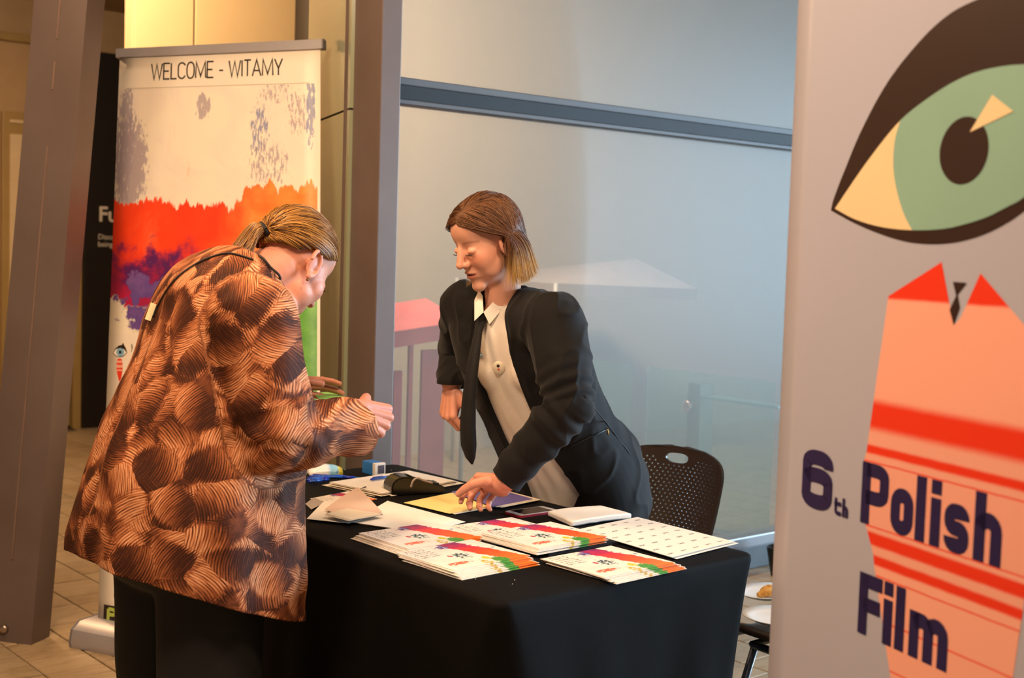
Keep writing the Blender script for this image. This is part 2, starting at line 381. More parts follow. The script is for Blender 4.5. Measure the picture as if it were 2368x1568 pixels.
# glass wall: kerb, two rows of panes, transom
YG = 3.86
def glass_mat(name, film, tint=(0.92, 0.95, 0.94), filmcol='#d4d6d0', gloss=0.05):
    g = G(name); n = g.n; l = g.l; n.remove(g.b)
    tr = n.new('ShaderNodeBsdfTransparent'); tr.inputs[0].default_value = (*tint, 1)
    df = n.new('ShaderNodeBsdfDiffuse'); tl = n.new('ShaderNodeBsdfTranslucent'); fc = g.ramp(g.noise(g.coord('Object'), 1.2, 2), [(0.3, lin(filmcol)), (0.7, lin(filmcol))])
    l.new(fc, df.inputs[0]); l.new(fc, tl.inputs[0])
    a = n.new('ShaderNodeMixShader'); a.inputs[0].default_value = 0.30; l.new(df.outputs[0], a.inputs[1]); l.new(tl.outputs[0], a.inputs[2])
    b = n.new('ShaderNodeMixShader'); b.inputs[0].default_value = film; l.new(tr.outputs[0], b.inputs[1]); l.new(a.outputs[0], b.inputs[2])
    gl = n.new('ShaderNodeBsdfGlossy'); gl.inputs['Roughness'].default_value = 0.38; gl.inputs[0].default_value = (0.9, 0.95, 1, 1)
    fr = n.new('ShaderNodeFresnel'); fr.inputs[0].default_value = 1.45
    c = n.new('ShaderNodeMixShader'); l.new(g.math('MULTIPLY', fr.outputs[0], gloss), c.inputs[0]); l.new(b.outputs[0], c.inputs[1]); l.new(gl.outputs[0], c.inputs[2])
    l.new(c.outputs[0], g.out.inputs[0]); return g.m
M_glass = glass_mat('milky_glass', 0.17); M_glass2 = glass_mat('green_glass', 0.12, (0.80, 0.92, 0.90), '#a8c4bc')
M_alu = mat('grey_aluminium', '#8f8f92', 0.35, 0.05, metal=0.5); M_gask = mat('dark_gasket', '#101216', 0.6); M_kerb = mat('kerb_metal', '#5e6467', 0.45, 0.1, metal=0.3)
zt = ony(935, 196, YG).z; zt2 = ony(935, 235, YG).z
gx0, gx1 = cxr - 0.03, 9.4
win = tag(empty('window_1', (gx0, YG, 0)), 'tall milky glass wall with a dark transom behind the black jacket', 'glass wall', kind='structure')
def wbox(n, lo, hi, m, bev=0.0):
    o = box(n, lo, hi, m, None, bev); o.parent = win; o.matrix_parent_inverse = Matrix.Translation(-win.location); return o
wbox('pane', (gx0, YG, 0.16), (gx1, YG + 0.012, zt2), M_glass); wbox('pane', (gx0, YG, zt), (gx1, YG + 0.012, CEIL), M_glass)
M_tra = mat('transom_grey', '#5c5d60', 0.5, 0.05)
wbox('transom', (gx0, YG - 0.01, zt - 0.002), (gx1, YG + 0.05, zt + 0.026), M_tra, 0.004)
wbox('transom_gasket', (gx0, YG - 0.022, zt2 + 0.004), (gx1, YG + 0.05, zt - 0.002), M_gask, 0.004)
wbox('transom_rail', (gx0, YG - 0.03, zt2 - 0.012), (gx1, YG + 0.05, zt2 + 0.004), M_tra, 0.003)
wbox('kerb', (gx0, YG - 0.03, 0.0), (gx1, YG + 0.07, 0.11), M_kerb, 0.006); wbox('kerb_rail', (gx0, YG - 0.045, 0.11), (gx1, YG + 0.06, 0.165), M_alu, 0.006)

# beyond the glass: terrace, pale wall, balustrade, tent shapes standing in for reflections in the glass
M_terr = mat('terrace_paving', '#8f9494', 0.8, 0.08); M_pale = mat('pale_render', '#bdb5ac', 0.85, 0.02, 0.6)
tag(box('floor_terrace', (gx0, YG + 0.07, -0.12), (14, 7.6, -0.01), M_terr), 'grey terrace paving beyond the glass wall', 'paving', kind='structure')
tag(box('wall_terrace', (pr + 0.3, 7.4, -0.1), (14, 7.6, 4.6), M_pale), 'pale rendered wall across the terrace', 'wall', kind='structure')
M_post = mat('post_olive_steel', '#57523f', 0.4, 0.06, metal=0.3); M_rail = mat('rail_steel', '#7f969c', 0.35, 0.04, metal=0.3)
bal = tag(empty('balustrade'), 'glass balustrade with a square steel post and flat rail behind the perforated chair', 'balustrade')
YP = 4.45
pb = ony(1620, 888, YP); pw = (ony(1652, 888, YP).x - pb.x); pd = 0.085
bal.location = (pb.x, YP, 0)
def bbox(n, lo, hi, m, bev=0.002):
    o = box(n, lo, hi, m, None, bev); o.parent = bal; o.matrix_parent_inverse = Matrix.Translation(-bal.location); return o
bbox('post', (pb.x, YP, -0.01), (pb.x + pw, YP + pd, pb.z), M_post, 0.003)
rz = ony(1640, 914, YP).z
bbox('rail', (pb.x + 0.004, YG + 0.09, rz - 0.014), (pb.x + pw * 0.95, YP, rz), M_rail, 0.002)
gx = pb.x - 0.035
ga = onx(1498, 848, gx)
bbox('glass_panel', (gx, YG + 0.09, 0.05), (gx + 0.012, ga.y, ga.z), M_glass2, 0.0)
bbox('glass_panel', (gx, ga.y + 0.12, 0.05), (gx + 0.012, ga.y + 1.2, ga.z), M_glass2, 0.0)
kc = onx(1604, 941, gx - 0.004)
mt = Matrix.Translation(Vector((gx + 0.03, YP + pd * 0.5, kc.z))) @ Vector((-1, 0, 0)).to_track_quat('Z', 'Y').to_matrix().to_4x4()
o = lathe('glass_clamp', [(0.018, -0.01), (0.018, 0.035), (0.030, 0.037), (0.030, 0.05), (0.024, 0.056), (0.0, 0.057)], M_bolt, None, mt); o.parent = bal; o.matrix_parent_inverse = Matrix.Translation(-bal.location)
bbox('base_shoe', (gx - 0.03, YG + 0.09, -0.01), (gx + 0.04, ga.y + 1.2, 0.07), M_alu, 0.004)
M_tent = mat('tent_canvas', '#a29a9a', 0.8, 0.03); M_pink = mat('pink_lit_canvas', '#cf6a70', 0.7, 0.12, 6); M_pole = mat('tent_pole', '#c9c9c9', 0.4)  # pink light on the tent is put into the canvas colour
def tent(label, pxl, pyl, pxa, pya, pxr, pyr, y, m, wall):
    L = ony(pxl, pyl, y); A = ony(pxa, pya, y + 0.5); Rr = ony(pxr, pyr, y)
    t_ = empty('reflection_tent', (A.x, y + 0.5, 0), label, 'tent', 'tent shapes standing in for glass reflections'); inv = Matrix.Translation(-t_.location)
    ze = (L.z + Rr.z) / 2; c = [Vector((L.x, y, L.z)), Vector((Rr.x, y, Rr.z)), Vector((Rr.x, y + 1.0, Rr.z)), Vector((L.x, y + 1.0, L.z))]
    bm = bmesh.new(); top = bm.verts.new(A); cs = [bm.verts.new(p) for p in c]; cl = [bm.verts.new(p - Vector((0, 0, 0.08))) for p in c]
    for k in range(4):
        bm.faces.new((cs[k], cs[(k + 1) % 4], top)); bm.faces.new((cl[k], cl[(k + 1) % 4], cs[(k + 1) % 4], cs[k]))
    o = from_bm('canopy', bm, m); md = o.modifiers.new('t', 'SOLIDIFY'); md.thickness = 0.006
    o.parent = t_; o.matrix_parent_inverse = inv
    for p in (c[0], c[3]) if m is M_tent else c:
        o = tube('pole', [(p.x, p.y, -0.01), (p.x, p.y, p.z)], 0.012, M_pole); o.parent = t_; o.matrix_parent_inverse = inv
    for (xa, xb, za, zb_) in wall:
        o = box('side_curtain', (L.x + xa, y + 0.02, za), (L.x + xb, y + 0.035, zb_), m, None); o.parent = t_; o.matrix_parent_inverse = inv
    return t_
tent('pale white tent shape standing in for a reflection in the glass right of the jacket', 1285, 655, 1470, 598, 1612, 668, 6.0, M_tent, [])
tent('pink tent shape standing in for a reflection in the glass beside the central column', 880, 772, 985, 690, 1075, 742, 5.2, M_pink, [(0.10, 0.15, 0.15, 0.85), (0.19, 0.215, 0.1, 1.0), (0.27, 0.42, 0.0, 0.95)])

# ================================================================ the welcome banner (left)
M_bwhite = mat('banner_film', '#f2e9dc', 0.5, 0.01); M_silver = mat('banner_aluminium', '#b4b0b4', 0.35, 0.04, metal=0.35); M_black = mat('print_black', '#15110f', 0.5, 0.1)
BW = 0.95
ub = Vector((0.42, -0.9075, 0)).normalized()
b0 = onz(226, 1484, 0.0)
best = None
for k in range(120):
    Zt = 4.0 + k * 0.01; Lp = at(277, 132, Zt); e = abs(project(Lp + ub * BW)[0] - 738)
    if best is None or e < best[0]: best = (e, Zt, Lp)
tl = best[2]
nb = Vector((ub.y, -ub.x, 0)); nb = nb if nb.dot(CPOS - b0) > 0 else -nb
bl = b0 + Vector((0, 0, 0.085))
bl = bl + (Vector((0, 0, 0)))
vb_ = tl - bl; BH = vb_.length
bnn = ub.cross(vb_).normalized(); bnn = bnn if bnn.dot(CPOS - b0) > 0 else -bnn
wel = empty('welcome_banner', b0, 'tall pull-up banner reading WELCOME - WITAMY with red abstract painting', 'banner'); winv = Matrix.Translation(-b0)
def wpar(o): o.parent = wel; o.matrix_parent_inverse = winv; return o
def bpt(u, v, off=0.0): return bl + ub * u + vb_ * (v / BH) + bnn * off
def b_uv(px, py):
    p = onplane(px, py, bl, bnn) - bl; vn = vb_.normalized()
    # solve p = u*ub + v*vn (slightly skew axes)
    c = ub.dot(vn); a = p.dot(ub); b = p.dot(vn); v = (b - a * c) / (1 - c * c); return a - v * c, v
def paint_mat():
    g = G('abstract_painting_print'); uv = g.coord('UV'); s = g.sep(uv); u, v = s[0], s[1]     # metres on the film
    n1 = g.noise(uv, 9, 5, 0.6); n2 = g.noise(g.scale3(uv, (16, 3, 1)), 1.0, 6, 0.68); n3 = g.noise(g.scale3(uv, (1, 1, 1)), 4, 6, 0.6, 1.0); n4 = g.noise(g.scale3(uv, (95, 24, 1)), 1.0, 5, 0.7)
    col = g.mix(g.smooth(n3, 0.35, 0.75), lin('#f6ecd8'), lin('#eee0d4'))
    lilac = lin('#a79aa8'); blue = lin('#6f7fae')
    def spot(cu, cv, ru, rv):
        du = g.math('DIVIDE', g.math('SUBTRACT', u, cu), ru); dv = g.math('DIVIDE', g.math('SUBTRACT', v, cv), rv)
        r = g.math('SQRT', g.math('ADD', g.math('MULTIPLY', du, du), g.math('MULTIPLY', dv, dv)))
        return g.math('SUBTRACT', 1.0, g.smooth(r, 0.3, 1.0))
    for (px, py, ru, rv, c, thr) in ((600, 300, .06, .17, blue, .60), (640, 215, .10, .07, lilac, .62), (690, 260, .07, .12, lilac, .60), (718, 240, .025, .2, blue, .52), (300, 380, .09, .22, lilac, .46), (470, 245, .04, .07, lilac, .52), (620, 380, .12, .13, lilac, .60), (290, 330, .05, .3, lilac, .50)):
        cu, cv = b_uv(px, py); k = g.math('MULTIPLY', g.smooth(g.math('ADD', n4, g.math('MULTIPLY', spot(cu, cv, ru * 1.5, rv * 1.4), 0.34)), thr + 0.22, thr + 0.27), 0.8)
        col = g.mix(k, col, c)
    # red field under a ragged edge
    e0 = b_uv(275, 465); e1 = b_uv(560, 440); e2 = b_uv(562, 418); e3 = b_uv(712, 410)
    step = g.smooth(u, e1[0] - 0.004, e1[0] + 0.012)
    edge = g.math('ADD', e0[1], g.math('MULTIPLY', step, e2[1] - e0[1] - 0.012))
    rag = g.math('MULTIPLY', g.math('SUBTRACT', n2, 0.5), 0.20)
    ragf = g.math('MULTIPLY', g.math('SUBTRACT', n1, 0.5), 0.06)
    below = g.math('SUBTRACT', g.math('ADD', edge, g.math('ADD', rag, ragf)), v)
    red = g.ramp(n3, [(0.25, lin('#ee3a17')), (0.55, lin('#ff4a20')), (0.8, lin('#ff7a48'))])
    org = g.smooth(g.math('ADD', u, g.math('MULTIPLY', g.math('SUBTRACT', n3, 0.5), 0.5)), 0.42, 0.85)
    red = g.mix(org, red, g.ramp(n1, [(0.3, lin('#ff7a28')), (0.7, lin('#ffa850'))]))
    cu, cv = b_uv(330, 560); mg = g.smooth(g.math('ADD', g.math('SUBTRACT', cv, v), g.math('MULTIPLY', g.math('SUBTRACT', n1, 0.5), 0.35)), -0.02, 0.12)
    lef = g.math('SUBTRACT', 1.0, g.smooth(u, 0.25, 0.62))
    red = g.mix(g.math('MULTIPLY', mg, lef), red, g.ramp(n3, [(0.3, lin('#8c1f4c')), (0.6, lin('#b8204a')), (0.8, lin('#d63a3c'))]))
    cu, cv = b_uv(340, 640); pp = g.smooth(g.math('ADD', g.math('MULTIPLY', spot(cu, cv, .30, .20), 0.55), g.math('MULTIPLY', g.math('SUBTRACT', n1, 0.5), 2.6)), 0.25, 0.7)
    pp = g.math('MULTIPLY', pp, g.smooth(spot(cu, cv, .36, .24), .02, .35)); red = g.mix(pp, red, lin('#5a2060'))
    col = g.mix(g.smooth(below, 0.0, 0.012), col, red)
    # drips of light paint
    col = g.mix(g.math('MULTIPLY', g.smooth(n2, 0.62, 0.72), g.math('MULTIPLY', 0.45, g.smooth(below, 0.3, 0.0))), col, lin('#ff9a70'))
    # lower white with violet splashes, green at the right
    lo = b_uv(300, 690)[1]
    lowr = g.math('SUBTRACT', g.math('ADD', lo, g.math('MULTIPLY', g.math('SUBTRACT', n1, 0.5), 0.35)), v)
    col = g.mix(g.smooth(lowr, 0.0, 0.02), col, lin('#f6ecd8'))
    cu, cv = b_uv(335, 705); vi = g.smooth(g.math('ADD', g.math('MULTIPLY', spot(cu, cv, .20, .18), 0.55), g.math('MULTIPLY', g.math('SUBTRACT', n1, 0.5), 2.8)), 0.30, 0.45)
    vi = g.math('MULTIPLY', vi, g.smooth(spot(cu, cv, .26, .22), .02, .3)); col = g.mix(vi, col, g.ramp(n1, [(0.35, lin('#4a3a8c')), (0.65, lin('#7d5a9c'))]))
    cu, cv = b_uv(700, 860); gr = g.smooth(g.math('ADD', spot(cu, cv, .45, .40), g.math('MULTIPLY', g.math('SUBTRACT', n3, 0.5), 0.9)), 0.3, 0.5)
    col = g.mix(gr, col, g.ramp(n1, [(0.3, lin('#3f8a3a')), (0.7, lin('#7fc25a'))]))
    # plain film outside the printed field
    top = b_uv(300, 206)[1]; bot = b_uv(265, 770)[1]
    inside = g.math('MULTIPLY', g.math('LESS_THAN', v, top), g.math('GREATER_THAN', g.math('ADD', v, g.math('MULTIPLY', g.math('LESS_THAN', 0.45, u), 0.5)), bot))
    inside = g.math('MULTIPLY', inside, g.math('LESS_THAN', u, BW - 0.012))
    g.base(g.mix(inside, lin('#f4e9d8'), col)); g.set(Roughness=0.45); return g.m
nu, nv = 12, 30; V = []; UVs = []
for j in range(nv + 1):
    for i in range(nu + 1):
        u = BW * i / nu; v = BH * j / nv; V.append(bpt(u, v, 0.0)); UVs.append((u, v))
Fc = [(j * (nu + 1) + i, j * (nu + 1) + i + 1, (j + 1) * (nu + 1) + i + 1, (j + 1) * (nu + 1) + i) for j in range(nv) for i in range(nu)]
film = wpar(pydata('film', V, Fc, paint_mat(), smooth=True)); film.data.uv_layers.new(name='UVMap')
for lp in film.data.loops: film.data.uv_layers[0].data[lp.index].uv = UVs[lp.vertex_index]
md = film.modifiers.new('thick', 'SOLIDIFY'); md.thickness = 0.0012; md.offset = -1
bm = bmesh.new(); mtx = Matrix.Identity(4)
pts = [bpt(-0.012, BH - 0.005, 0.011), bpt(-0.012, BH + 0.032, 0.011), bpt(-0.012, BH + 0.036, 0.0), bpt(-0.012, BH + 0.032, -0.012), bpt(-0.012, BH - 0.005, -0.012)]
bm_prism(bm, pts, ub * (BW + 0.024)); wpar(from_bm('top_bar', bm, M_silver))
e_ = wpar(prism('end_cap', [p + ub * (BW + 0.024) for p in pts], ub * 0.006, mat('cap_grey', '#77747a', 0.5)))
prof = [(0.10, 0.0), (0.105, 0.02), (0.095, 0.065), (0.06, 0.088), (-0.045, 0.088), (-0.075, 0.065), (-0.085, 0.02), (-0.08, 0.0)]
bm = bmesh.new(); bm_prism(bm, [b0 - ub * 0.03 + nb * (a - 0.0) + Vector((0, 0, z)) for a, z in prof], ub * (BW + 0.06)); wpar(smoothby(from_bm('base_cassette', bm, M_silver), 35))
wpar(prism('end_cap', [b0 - ub * 0.036 + nb * a * 1.02 + Vector((0, 0, z * 1.02 if z else 0.0)) for a, z in prof], ub * 0.006, bpy.data.materials['cap_grey']))
wpar(tube('support_pole', [bpt(BW / 2, -0.01, -0.02), bpt(BW / 2, BH, -0.02)], 0.008, M_silver))
def flat_on(place, name, polys, m, par, wsz=None):
    bm = bmesh.new()
    for pl_ in polys: bm.faces.new([bm.verts.new(place(p)) for p in pl_])
    return par(from_bm(name, bm, m))
# thin heading letters
THIN = {'W': ([[(0, 1), (.25, 0), (.5, .95), (.75, 0), (1, 1)]], .95), 'E': ([[(1, 1), (0, 1), (0, 0), (1, 0)], [(0, .5), (.85, .5)]], .52), 'L': ([[(0, 1), (0, 0), (1, 0)]], .48),
        'C': ([arc(.5, .72, .5, .28, 20, 180, 6) + arc(.5, .28, .5, .28, 180, 340, 6)], .62), 'O': ([rrect(0, 0, 1, 1, .42)], .62), 'M': ([[(0, 0), (.06, 1), (.5, .1), (.94, 1), (1, 0)]], .85),
        'I': ([[(0, 0), (0, 1)]], .04), 'T': ([[(0, 1), (1, 1)], [(.5, 1), (.5, 0)]], .55), 'A': ([[(0, 0), (.5, 1), (1, 0)], [(.18, .33), (.82, .33)]], .68), 'Y': ([[(0, 1), (.5, .42), (1, 1)], [(.5, .42), (.5, 0)]], .62), '-': ([[(0, .42), (1, .42)]], .34), ' ': ([], .22)}
u0, v0 = b_uv(350, 184); u1, v1 = b_uv(653, 167); uh, vh = b_uv(352, 148)
txt = 'WELCOME - WITAMY'; capH = vh - v0; tot = sum(THIN[c][1] + .13 for c in txt) - .13; k = (u1 - u0) / (tot * capH)
bm = bmesh.new(); cx = u0
for ch in txt:
    st, w = THIN[ch]
    for s_ in st: ribbon(bm, [(cx + x * w * capH * k, v0 + y * capH) for x, y in s_], capH * 0.095, lambda p: bpt(p.x, p.y, 0.0008))
    cx += (w + .13) * capH * k
lt = wpar(from_bm('lettering', bm, M_black)); lt['label'] = 'thin black heading WELCOME - WITAMY'
a = b_uv(292, 205); b = b_uv(715, 181)
bm = bmesh.new(); ribbon(bm, [a, (b[0], a[1])], 0.0025, lambda p: bpt(p.x, p.y, 0.0007)); wpar(from_bm('heading_rule', bm, mat('rule_grey', '#c0b4a4', 0.6)))
# little eye emblem, striped shirt below it, dark brand box at the foot
bf = lambda off: (lambda p: bpt(p[0], p[1], off))
def px_poly(pts): return [b_uv(*p) for p in pts]
M_eyeb = mat('print_eye_blue', '#7fb0cc', 0.5, 0.1); M_dkbrown = mat('print_dark', '#2a1a16', 0.5, 0.1); M_redp = mat('print_red', '#e23a22', 0.5, 0.06); M_peach = mat('print_peach', '#f0a890', 0.5, 0.05)
c8 = lambda x, y: (240 + x / 5.6, 640 + y / 5.6)
flat_on(bf(.0008), 'eye_emblem', [px_poly([c8(118, 990), c8(150, 930), c8(200, 890), c8(235, 885), c8(250, 852), c8(268, 890), c8(290, 930), c8(304, 985), c8(260, 1030), c8(210, 1042), c8(160, 1030)])], M_dkbrown, wpar)
flat_on(bf(.0012), 'eye_emblem', [px_poly([c8(126, 988), c8(160, 940), c8(215, 922), c8(265, 940), c8(298, 982), c8(255, 1024), c8(210, 1034), c8(165, 1024)])], M_bwhite, wpar)
def ell(cx_, cy_, rx, ry, n=20): return [(cx_ + rx * math.cos(2 * math.pi * i / n), cy_ + ry * math.sin(2 * math.pi * i / n)) for i in range(n)]
flat_on(bf(.0016), 'eye_emblem', [px_poly([c8(*p) for p in ell(217, 978, 52, 54)])], M_eyeb, wpar)
flat_on(bf(.0020), 'eye_emblem', [px_poly([c8(*p) for p in ell(216, 978, 18, 22)])], M_dkbrown, wpar)
flat_on(bf(.0008), 'shirt_emblem', [px_poly([c8(172, 1085), c8(185, 1062), c8(225, 1062), c8(240, 1085)]), px_poly([c8(168, 1118), c8(245, 1118), c8(245, 1140), c8(168, 1140)]), px_poly([c8(164, 1180), c8(246, 1180), c8(246, 1200), c8(166, 1200)]), px_poly([c8(168, 1222), c8(244, 1222), c8(225, 1330), c8(200, 1360)])], M_redp, wpar)
flat_on(bf(.0006), 'shirt_emblem', [px_poly([c8(172, 1085), c8(240, 1085), c8(246, 1200), c8(244, 1222), c8(168, 1222), c8(164, 1180)])], M_peach, wpar)
flat_on(bf(.0008), 'emblem_letter', [px_poly([c8(360, 870), c8(366, 868), c8(378, 930), c8(376, 948), c8(366, 905), c8(366, 975), c8(360, 975)])], M_dkbrown, wpar)
c6b = lambda x, y: (200 + x / 5.26, 1270 + y / 5.26)
q00 = b_uv(*c6b(205, 882)); q01 = b_uv(*c6b(218, 672))
bxw = 0.30
flat_on(bf(.0006), 'brand_box', [[(q00[0], q00[1]), (q00[0] + bxw, q00[1]), (q00[0] + bxw, q01[1]), (q00[0], q01[1])]], M_dkbrown, wpar)
ph = (q01[1] - q00[1]); lb = q00[1] + ph * 0.17; lh = ph * 0.62
bm = bmesh.new(); ux = q00[0] + 0.022
w_ = 0.013
for ch, wid, st in (('P', .034, [[(0, 0), (0, 1)], [(0, 1)] + arc(.55, .75, .45, .25, 90, -90, 6) + [(0, .5)]]), ('U', .036, [[(0, 1), (0, .3)] + arc(.5, .3, .5, .3, 180, 360, 6) + [(1, 1)]]), ('M', .046, [[(0, 0), (0, 1), (.5, .25), (1, 1), (1, 0)]])):
    for s_ in st: ribbon(bm, [(ux + x * wid, lb + y * lh) for x, y in s_], w_, bf(.0012))
    ux += wid + 0.022
wpar(from_bm('brand_lettering', bm, mat('print_lime', '#b4c45a', 0.5, 0.05)))
bm = bmesh.new()
lc = b_uv(*c6b(400, 605)); rr = 0.032
for (cx_, cy_, r_, a0, a1) in ((0, 0.012, .022, 60, 330), (0, .012, .012, 0, 300), (.012, .02, .008, 0, 360), (.03, -.004, .024, 100, 300), (.03, .004, .012, 40, 280), (-.006, -.03, .01, 0, 300), (.02, -.03, .012, 180, 420), (.05, -.02, .016, 60, 300), (.07, .012, .02, 0, 360), (.08, -.02, .02, 0, 300)):
    ribbon(bm, arc(lc[0] + cx_, lc[1] + cy_, r_, r_, a0, a1, 14), 0.006, bf(.0010))
wpar(from_bm('animal_emblem', bm, M_dkbrown))

# ================================================================ the festival banner (right foreground)
ur = Vector((-0.324, -0.946, 0)).normalized()
r0 = at(1816, 600, 2.2); r0.z = 0
nr = Vector((-0.946, 0.324, 0)).normalized()
RW, RZ0, RZ1 = 0.85, 0.06, 2.05
fes = empty('festival_banner', r0, 'big pull-up banner with cartoon eye and 6th Polish Film lettering', 'banner'); finv = Matrix.Translation(-r0)
def fpar(o): o.parent = fes; o.matrix_parent_inverse = finv; return o
def rpt(p, off=0.0): return r0 + ur * p[0] + Vector((0, 0, p[1])) + nr * off
def r_uv(px, py):
    p = onplane(px, py, r0, nr) - r0; return (p.dot(ur), p.z)
rf = lambda off: (lambda p: rpt((p[0], p[1]), off))
M_rfilm = mat('banner_grey_film', '#b6b6c6', 0.32, 0.01, 2)
V = [rpt((RW * i / 16, RZ0 + (RZ1 - RZ0) * j / 24), 0.0) for j in range(25) for i in range(17)]
# soft curl at the left edge
for j in range(25): V[j * 17] = V[j * 17] - nr * 0.003
Fc = [(j * 17 + i, j * 17 + i + 1, (j + 1) * 17 + i + 1, (j + 1) * 17 + i) for j in range(24) for i in range(16)]
o = fpar(pydata('film', V, Fc, M_rfilm, smooth=True)); md = o.modifiers.new('thick', 'SOLIDIFY'); md.thickness = 0.002; md.offset = -1
bm = bmesh.new(); bm_prism(bm, [rpt((-.01, RZ1 - .005), .011), rpt((-.01, RZ1 + .034), .011), rpt((-.01, RZ1 + .034), -.011), rpt((-.01, RZ1 - .005), -.011)], ur * (RW + .02)); fpar(from_bm('top_bar', bm, M_silver))
bm = bmesh.new(); bm_prism(bm, [r0 - ur * .02 + nr * a + Vector((0, 0, z)) for a, z in prof], ur * (RW + .04)); fpar(smoothby(from_bm('base_cassette', bm, M_silver), 35))
fpar(tube('support_pole', [rpt((RW / 2, .06), -.02), rpt((RW / 2, RZ1), -.02)], .008, M_silver))
c3 = lambda x, y: (1780 + x / 2.0102, y / 2.0102)
c8r = lambda x, y: (1700 + x / 2.3473, 900 + y / 2.3473)
def tr(pts, cv, smooth=True, n=6):
    p = [Vector(r_uv(*cv(*q))).to_3d() for q in pts]
    return [(q.x, q.y) for q in (catmull(p, n) if smooth else p)]
up = tr([(285, 978), (300, 920), (350, 790), (430, 600), (550, 380), (700, 190), (830, 70), (960, 0), (1130, -60)], c3)
uvm = up[-1]
UMAX = RW - 0.045
topl = up + [(uvm[0] + 0.06, uvm[1] + 0.003), (UMAX - 0.05, uvm[1] - 0.05), (UMAX, uvm[1] - 0.16)]
low = tr([(285, 978), (400, 1040), (520, 1090), (640, 1125), (760, 1136), (880, 1125), (1000, 1090), (1100, 1040), (1182, 985), (1300, 890)], c3)
low = low + [(UMAX, topl[-1][1] - 0.02)]
M_eye_dark = mat('print_eye_dark', '#33211c', 0.4, 0.05); M_cream_p = mat('print_cream', '#f4d8a8', 0.4, 0.02); M_teal = mat('print_teal', '#8fb6a4', 0.4, 0.03)
def poly_fill(name, pts, m, off):
    """flat concave polygon on the banner film"""
    bm = bmesh.new(); vs = [bm.verts.new(rpt(p, off)) for p in pts]; es = [bm.edges.new((vs[i], vs[(i + 1) % len(vs)])) for i in range(len(vs))]
    bmesh.ops.triangle_fill(bm, edges=es, use_beauty=True, use_dissolve=False, normal=nr)
    return fpar(from_bm(name, bm, m))
poly_fill('eye_outline', topl + low[::-1][:-1], M_eye_dark, .0005)
itop = tr([(305, 970), (420, 800), (520, 665), (610, 560), (720, 470), (860, 380), (1000, 325), (1182, 300), (1330, 325)], c3)
ilow = tr([(305, 970), (400, 1020), (520, 1055), (660, 1070), (800, 1065), (900, 1045), (1010, 1010), (1100, 965), (1182, 920), (1330, 800)], c3)
end = (UMAX - 0.06, (itop[-1][1] + ilow[-1][1]) / 2)
poly_fill('eye_white', itop + [end] + ilow[::-1][:-1], M_cream_p, .0009)
ibd = tr([(610, 560), (585, 650), (577, 760), (590, 870), (625, 990), (665, 1070)], c3)
k0 = min(range(len(itop)), key=lambda i: abs(itop[i][0] - ibd[0][0])); k1 = min(range(len(ilow)), key=lambda i: abs(ilow[i][0] - ibd[-1][0]))
iris = itop[k0 + 1:] + [(itop[-1][0] + .03, (itop[-1][1] + ilow[-1][1]) / 2)] + ilow[k1 + 1:][::-1] + ibd[::-1]
poly_fill('iris', iris, M_teal, .0013)
th_ = math.radians(-12)
pup = [(908 + 112 * math.cos(a) * math.cos(th_) - 160 * math.sin(a) * math.sin(th_), 700 - (112 * math.cos(a) * math.sin(th_) + 160 * math.sin(a) * math.cos(th_))) for a in [2 * math.pi * i / 40 for i in range(40)]]
poly_fill('pupil', tr(pup, c3, False), M_eye_dark, .0017)
poly_fill('eye_glint', tr([(1040, 440), (1138, 518), (935, 615)], c3, False), M_cream_p, .0021)
poly_fill('necktie_print', tr([(853, 1310), (918, 1315), (875, 1370), (886, 1430), (857, 1512), (838, 1440), (868, 1375)], c3, False), M_eye_dark, .0009)
ident = lambda x, y: (x, y)
left = [(2055, 685), (2046, 750), (2030, 860), (2015, 968), (2005, 1041), (1998, 1068), (1996, 1150), (2003, 1215), (2020, 1283), (2022, 1309), (2037, 1411), (2049, 1496), (2060, 1568), (2076, 1660)]
right = [(2368, 750), (2412, 830), (2425, 1000), (2412, 1200), (2370, 1386), (2343, 1568), (2330, 1680)]
shirt = tr([(2178, 606), (2194, 690), (2207, 752), (2222, 735), (2268, 632)] + right, ident, False) + tr(left[::-1], ident, False)
def stripes():
    g = G('print_striped_shirt'); s = g.sep(g.coord('UV')); v = g.math('ADD', s[1], g.math('MULTIPLY', g.math('SUBTRACT', g.noise(g.coord('UV'), 30, 2), 0.5), 0.002))
    zz = lambda yc: r_uv(*c8r(742, yc))[1]
    zp = lambda px, py: r_uv(px, py)[1]
    hat = g.math('SINE', g.math('MULTIPLY', g.math('SUBTRACT', s[1], g.math('MULTIPLY', s[0], 1.0)), 1900.0))
    red = lin('#f23a1c'); pea = lin('#ffb29a'); col = pea
    col = g.mix(g.smooth(v, zp(2060, 697), zp(2060, 686)), pea, red)
    hatc = g.mix(g.smooth(hat, -0.5, 0.5), lin('#ffc4b2'), lin('#f49478'))
    hz = g.math('MULTIPLY', g.math('LESS_THAN', v, zz(200)), g.math('GREATER_THAN', v, zz(900))); col = g.mix(hz, col, hatc)
    def band(y0, y1, soft=0.003):
        nonlocal col
        k = g.math('MULTIPLY', g.smooth(v, zz(y1) - soft, zz(y1) + soft), g.math('SUBTRACT', 1.0, g.smooth(v, zz(y0) - soft, zz(y0) + soft))); col = g.mix(k, col, red)
    band(60, 215, 0.008); band(302, 350); band(775, 845); band(895, 948); band(1570, 1650)
    for y in (395, 455, 590, 640, 715, 745, 1003, 1180, 1235, 1340, 1480): band(y - 4, y + 4, 0.0012) if y in (395, 745, 1003, 1235, 1480) else None
    g.base(col); g.set(Roughness=0.4); return g.m
so = poly_fill('shirt_print', shirt, stripes(), .0005)
so.data.uv_layers.new(name='UVMap')
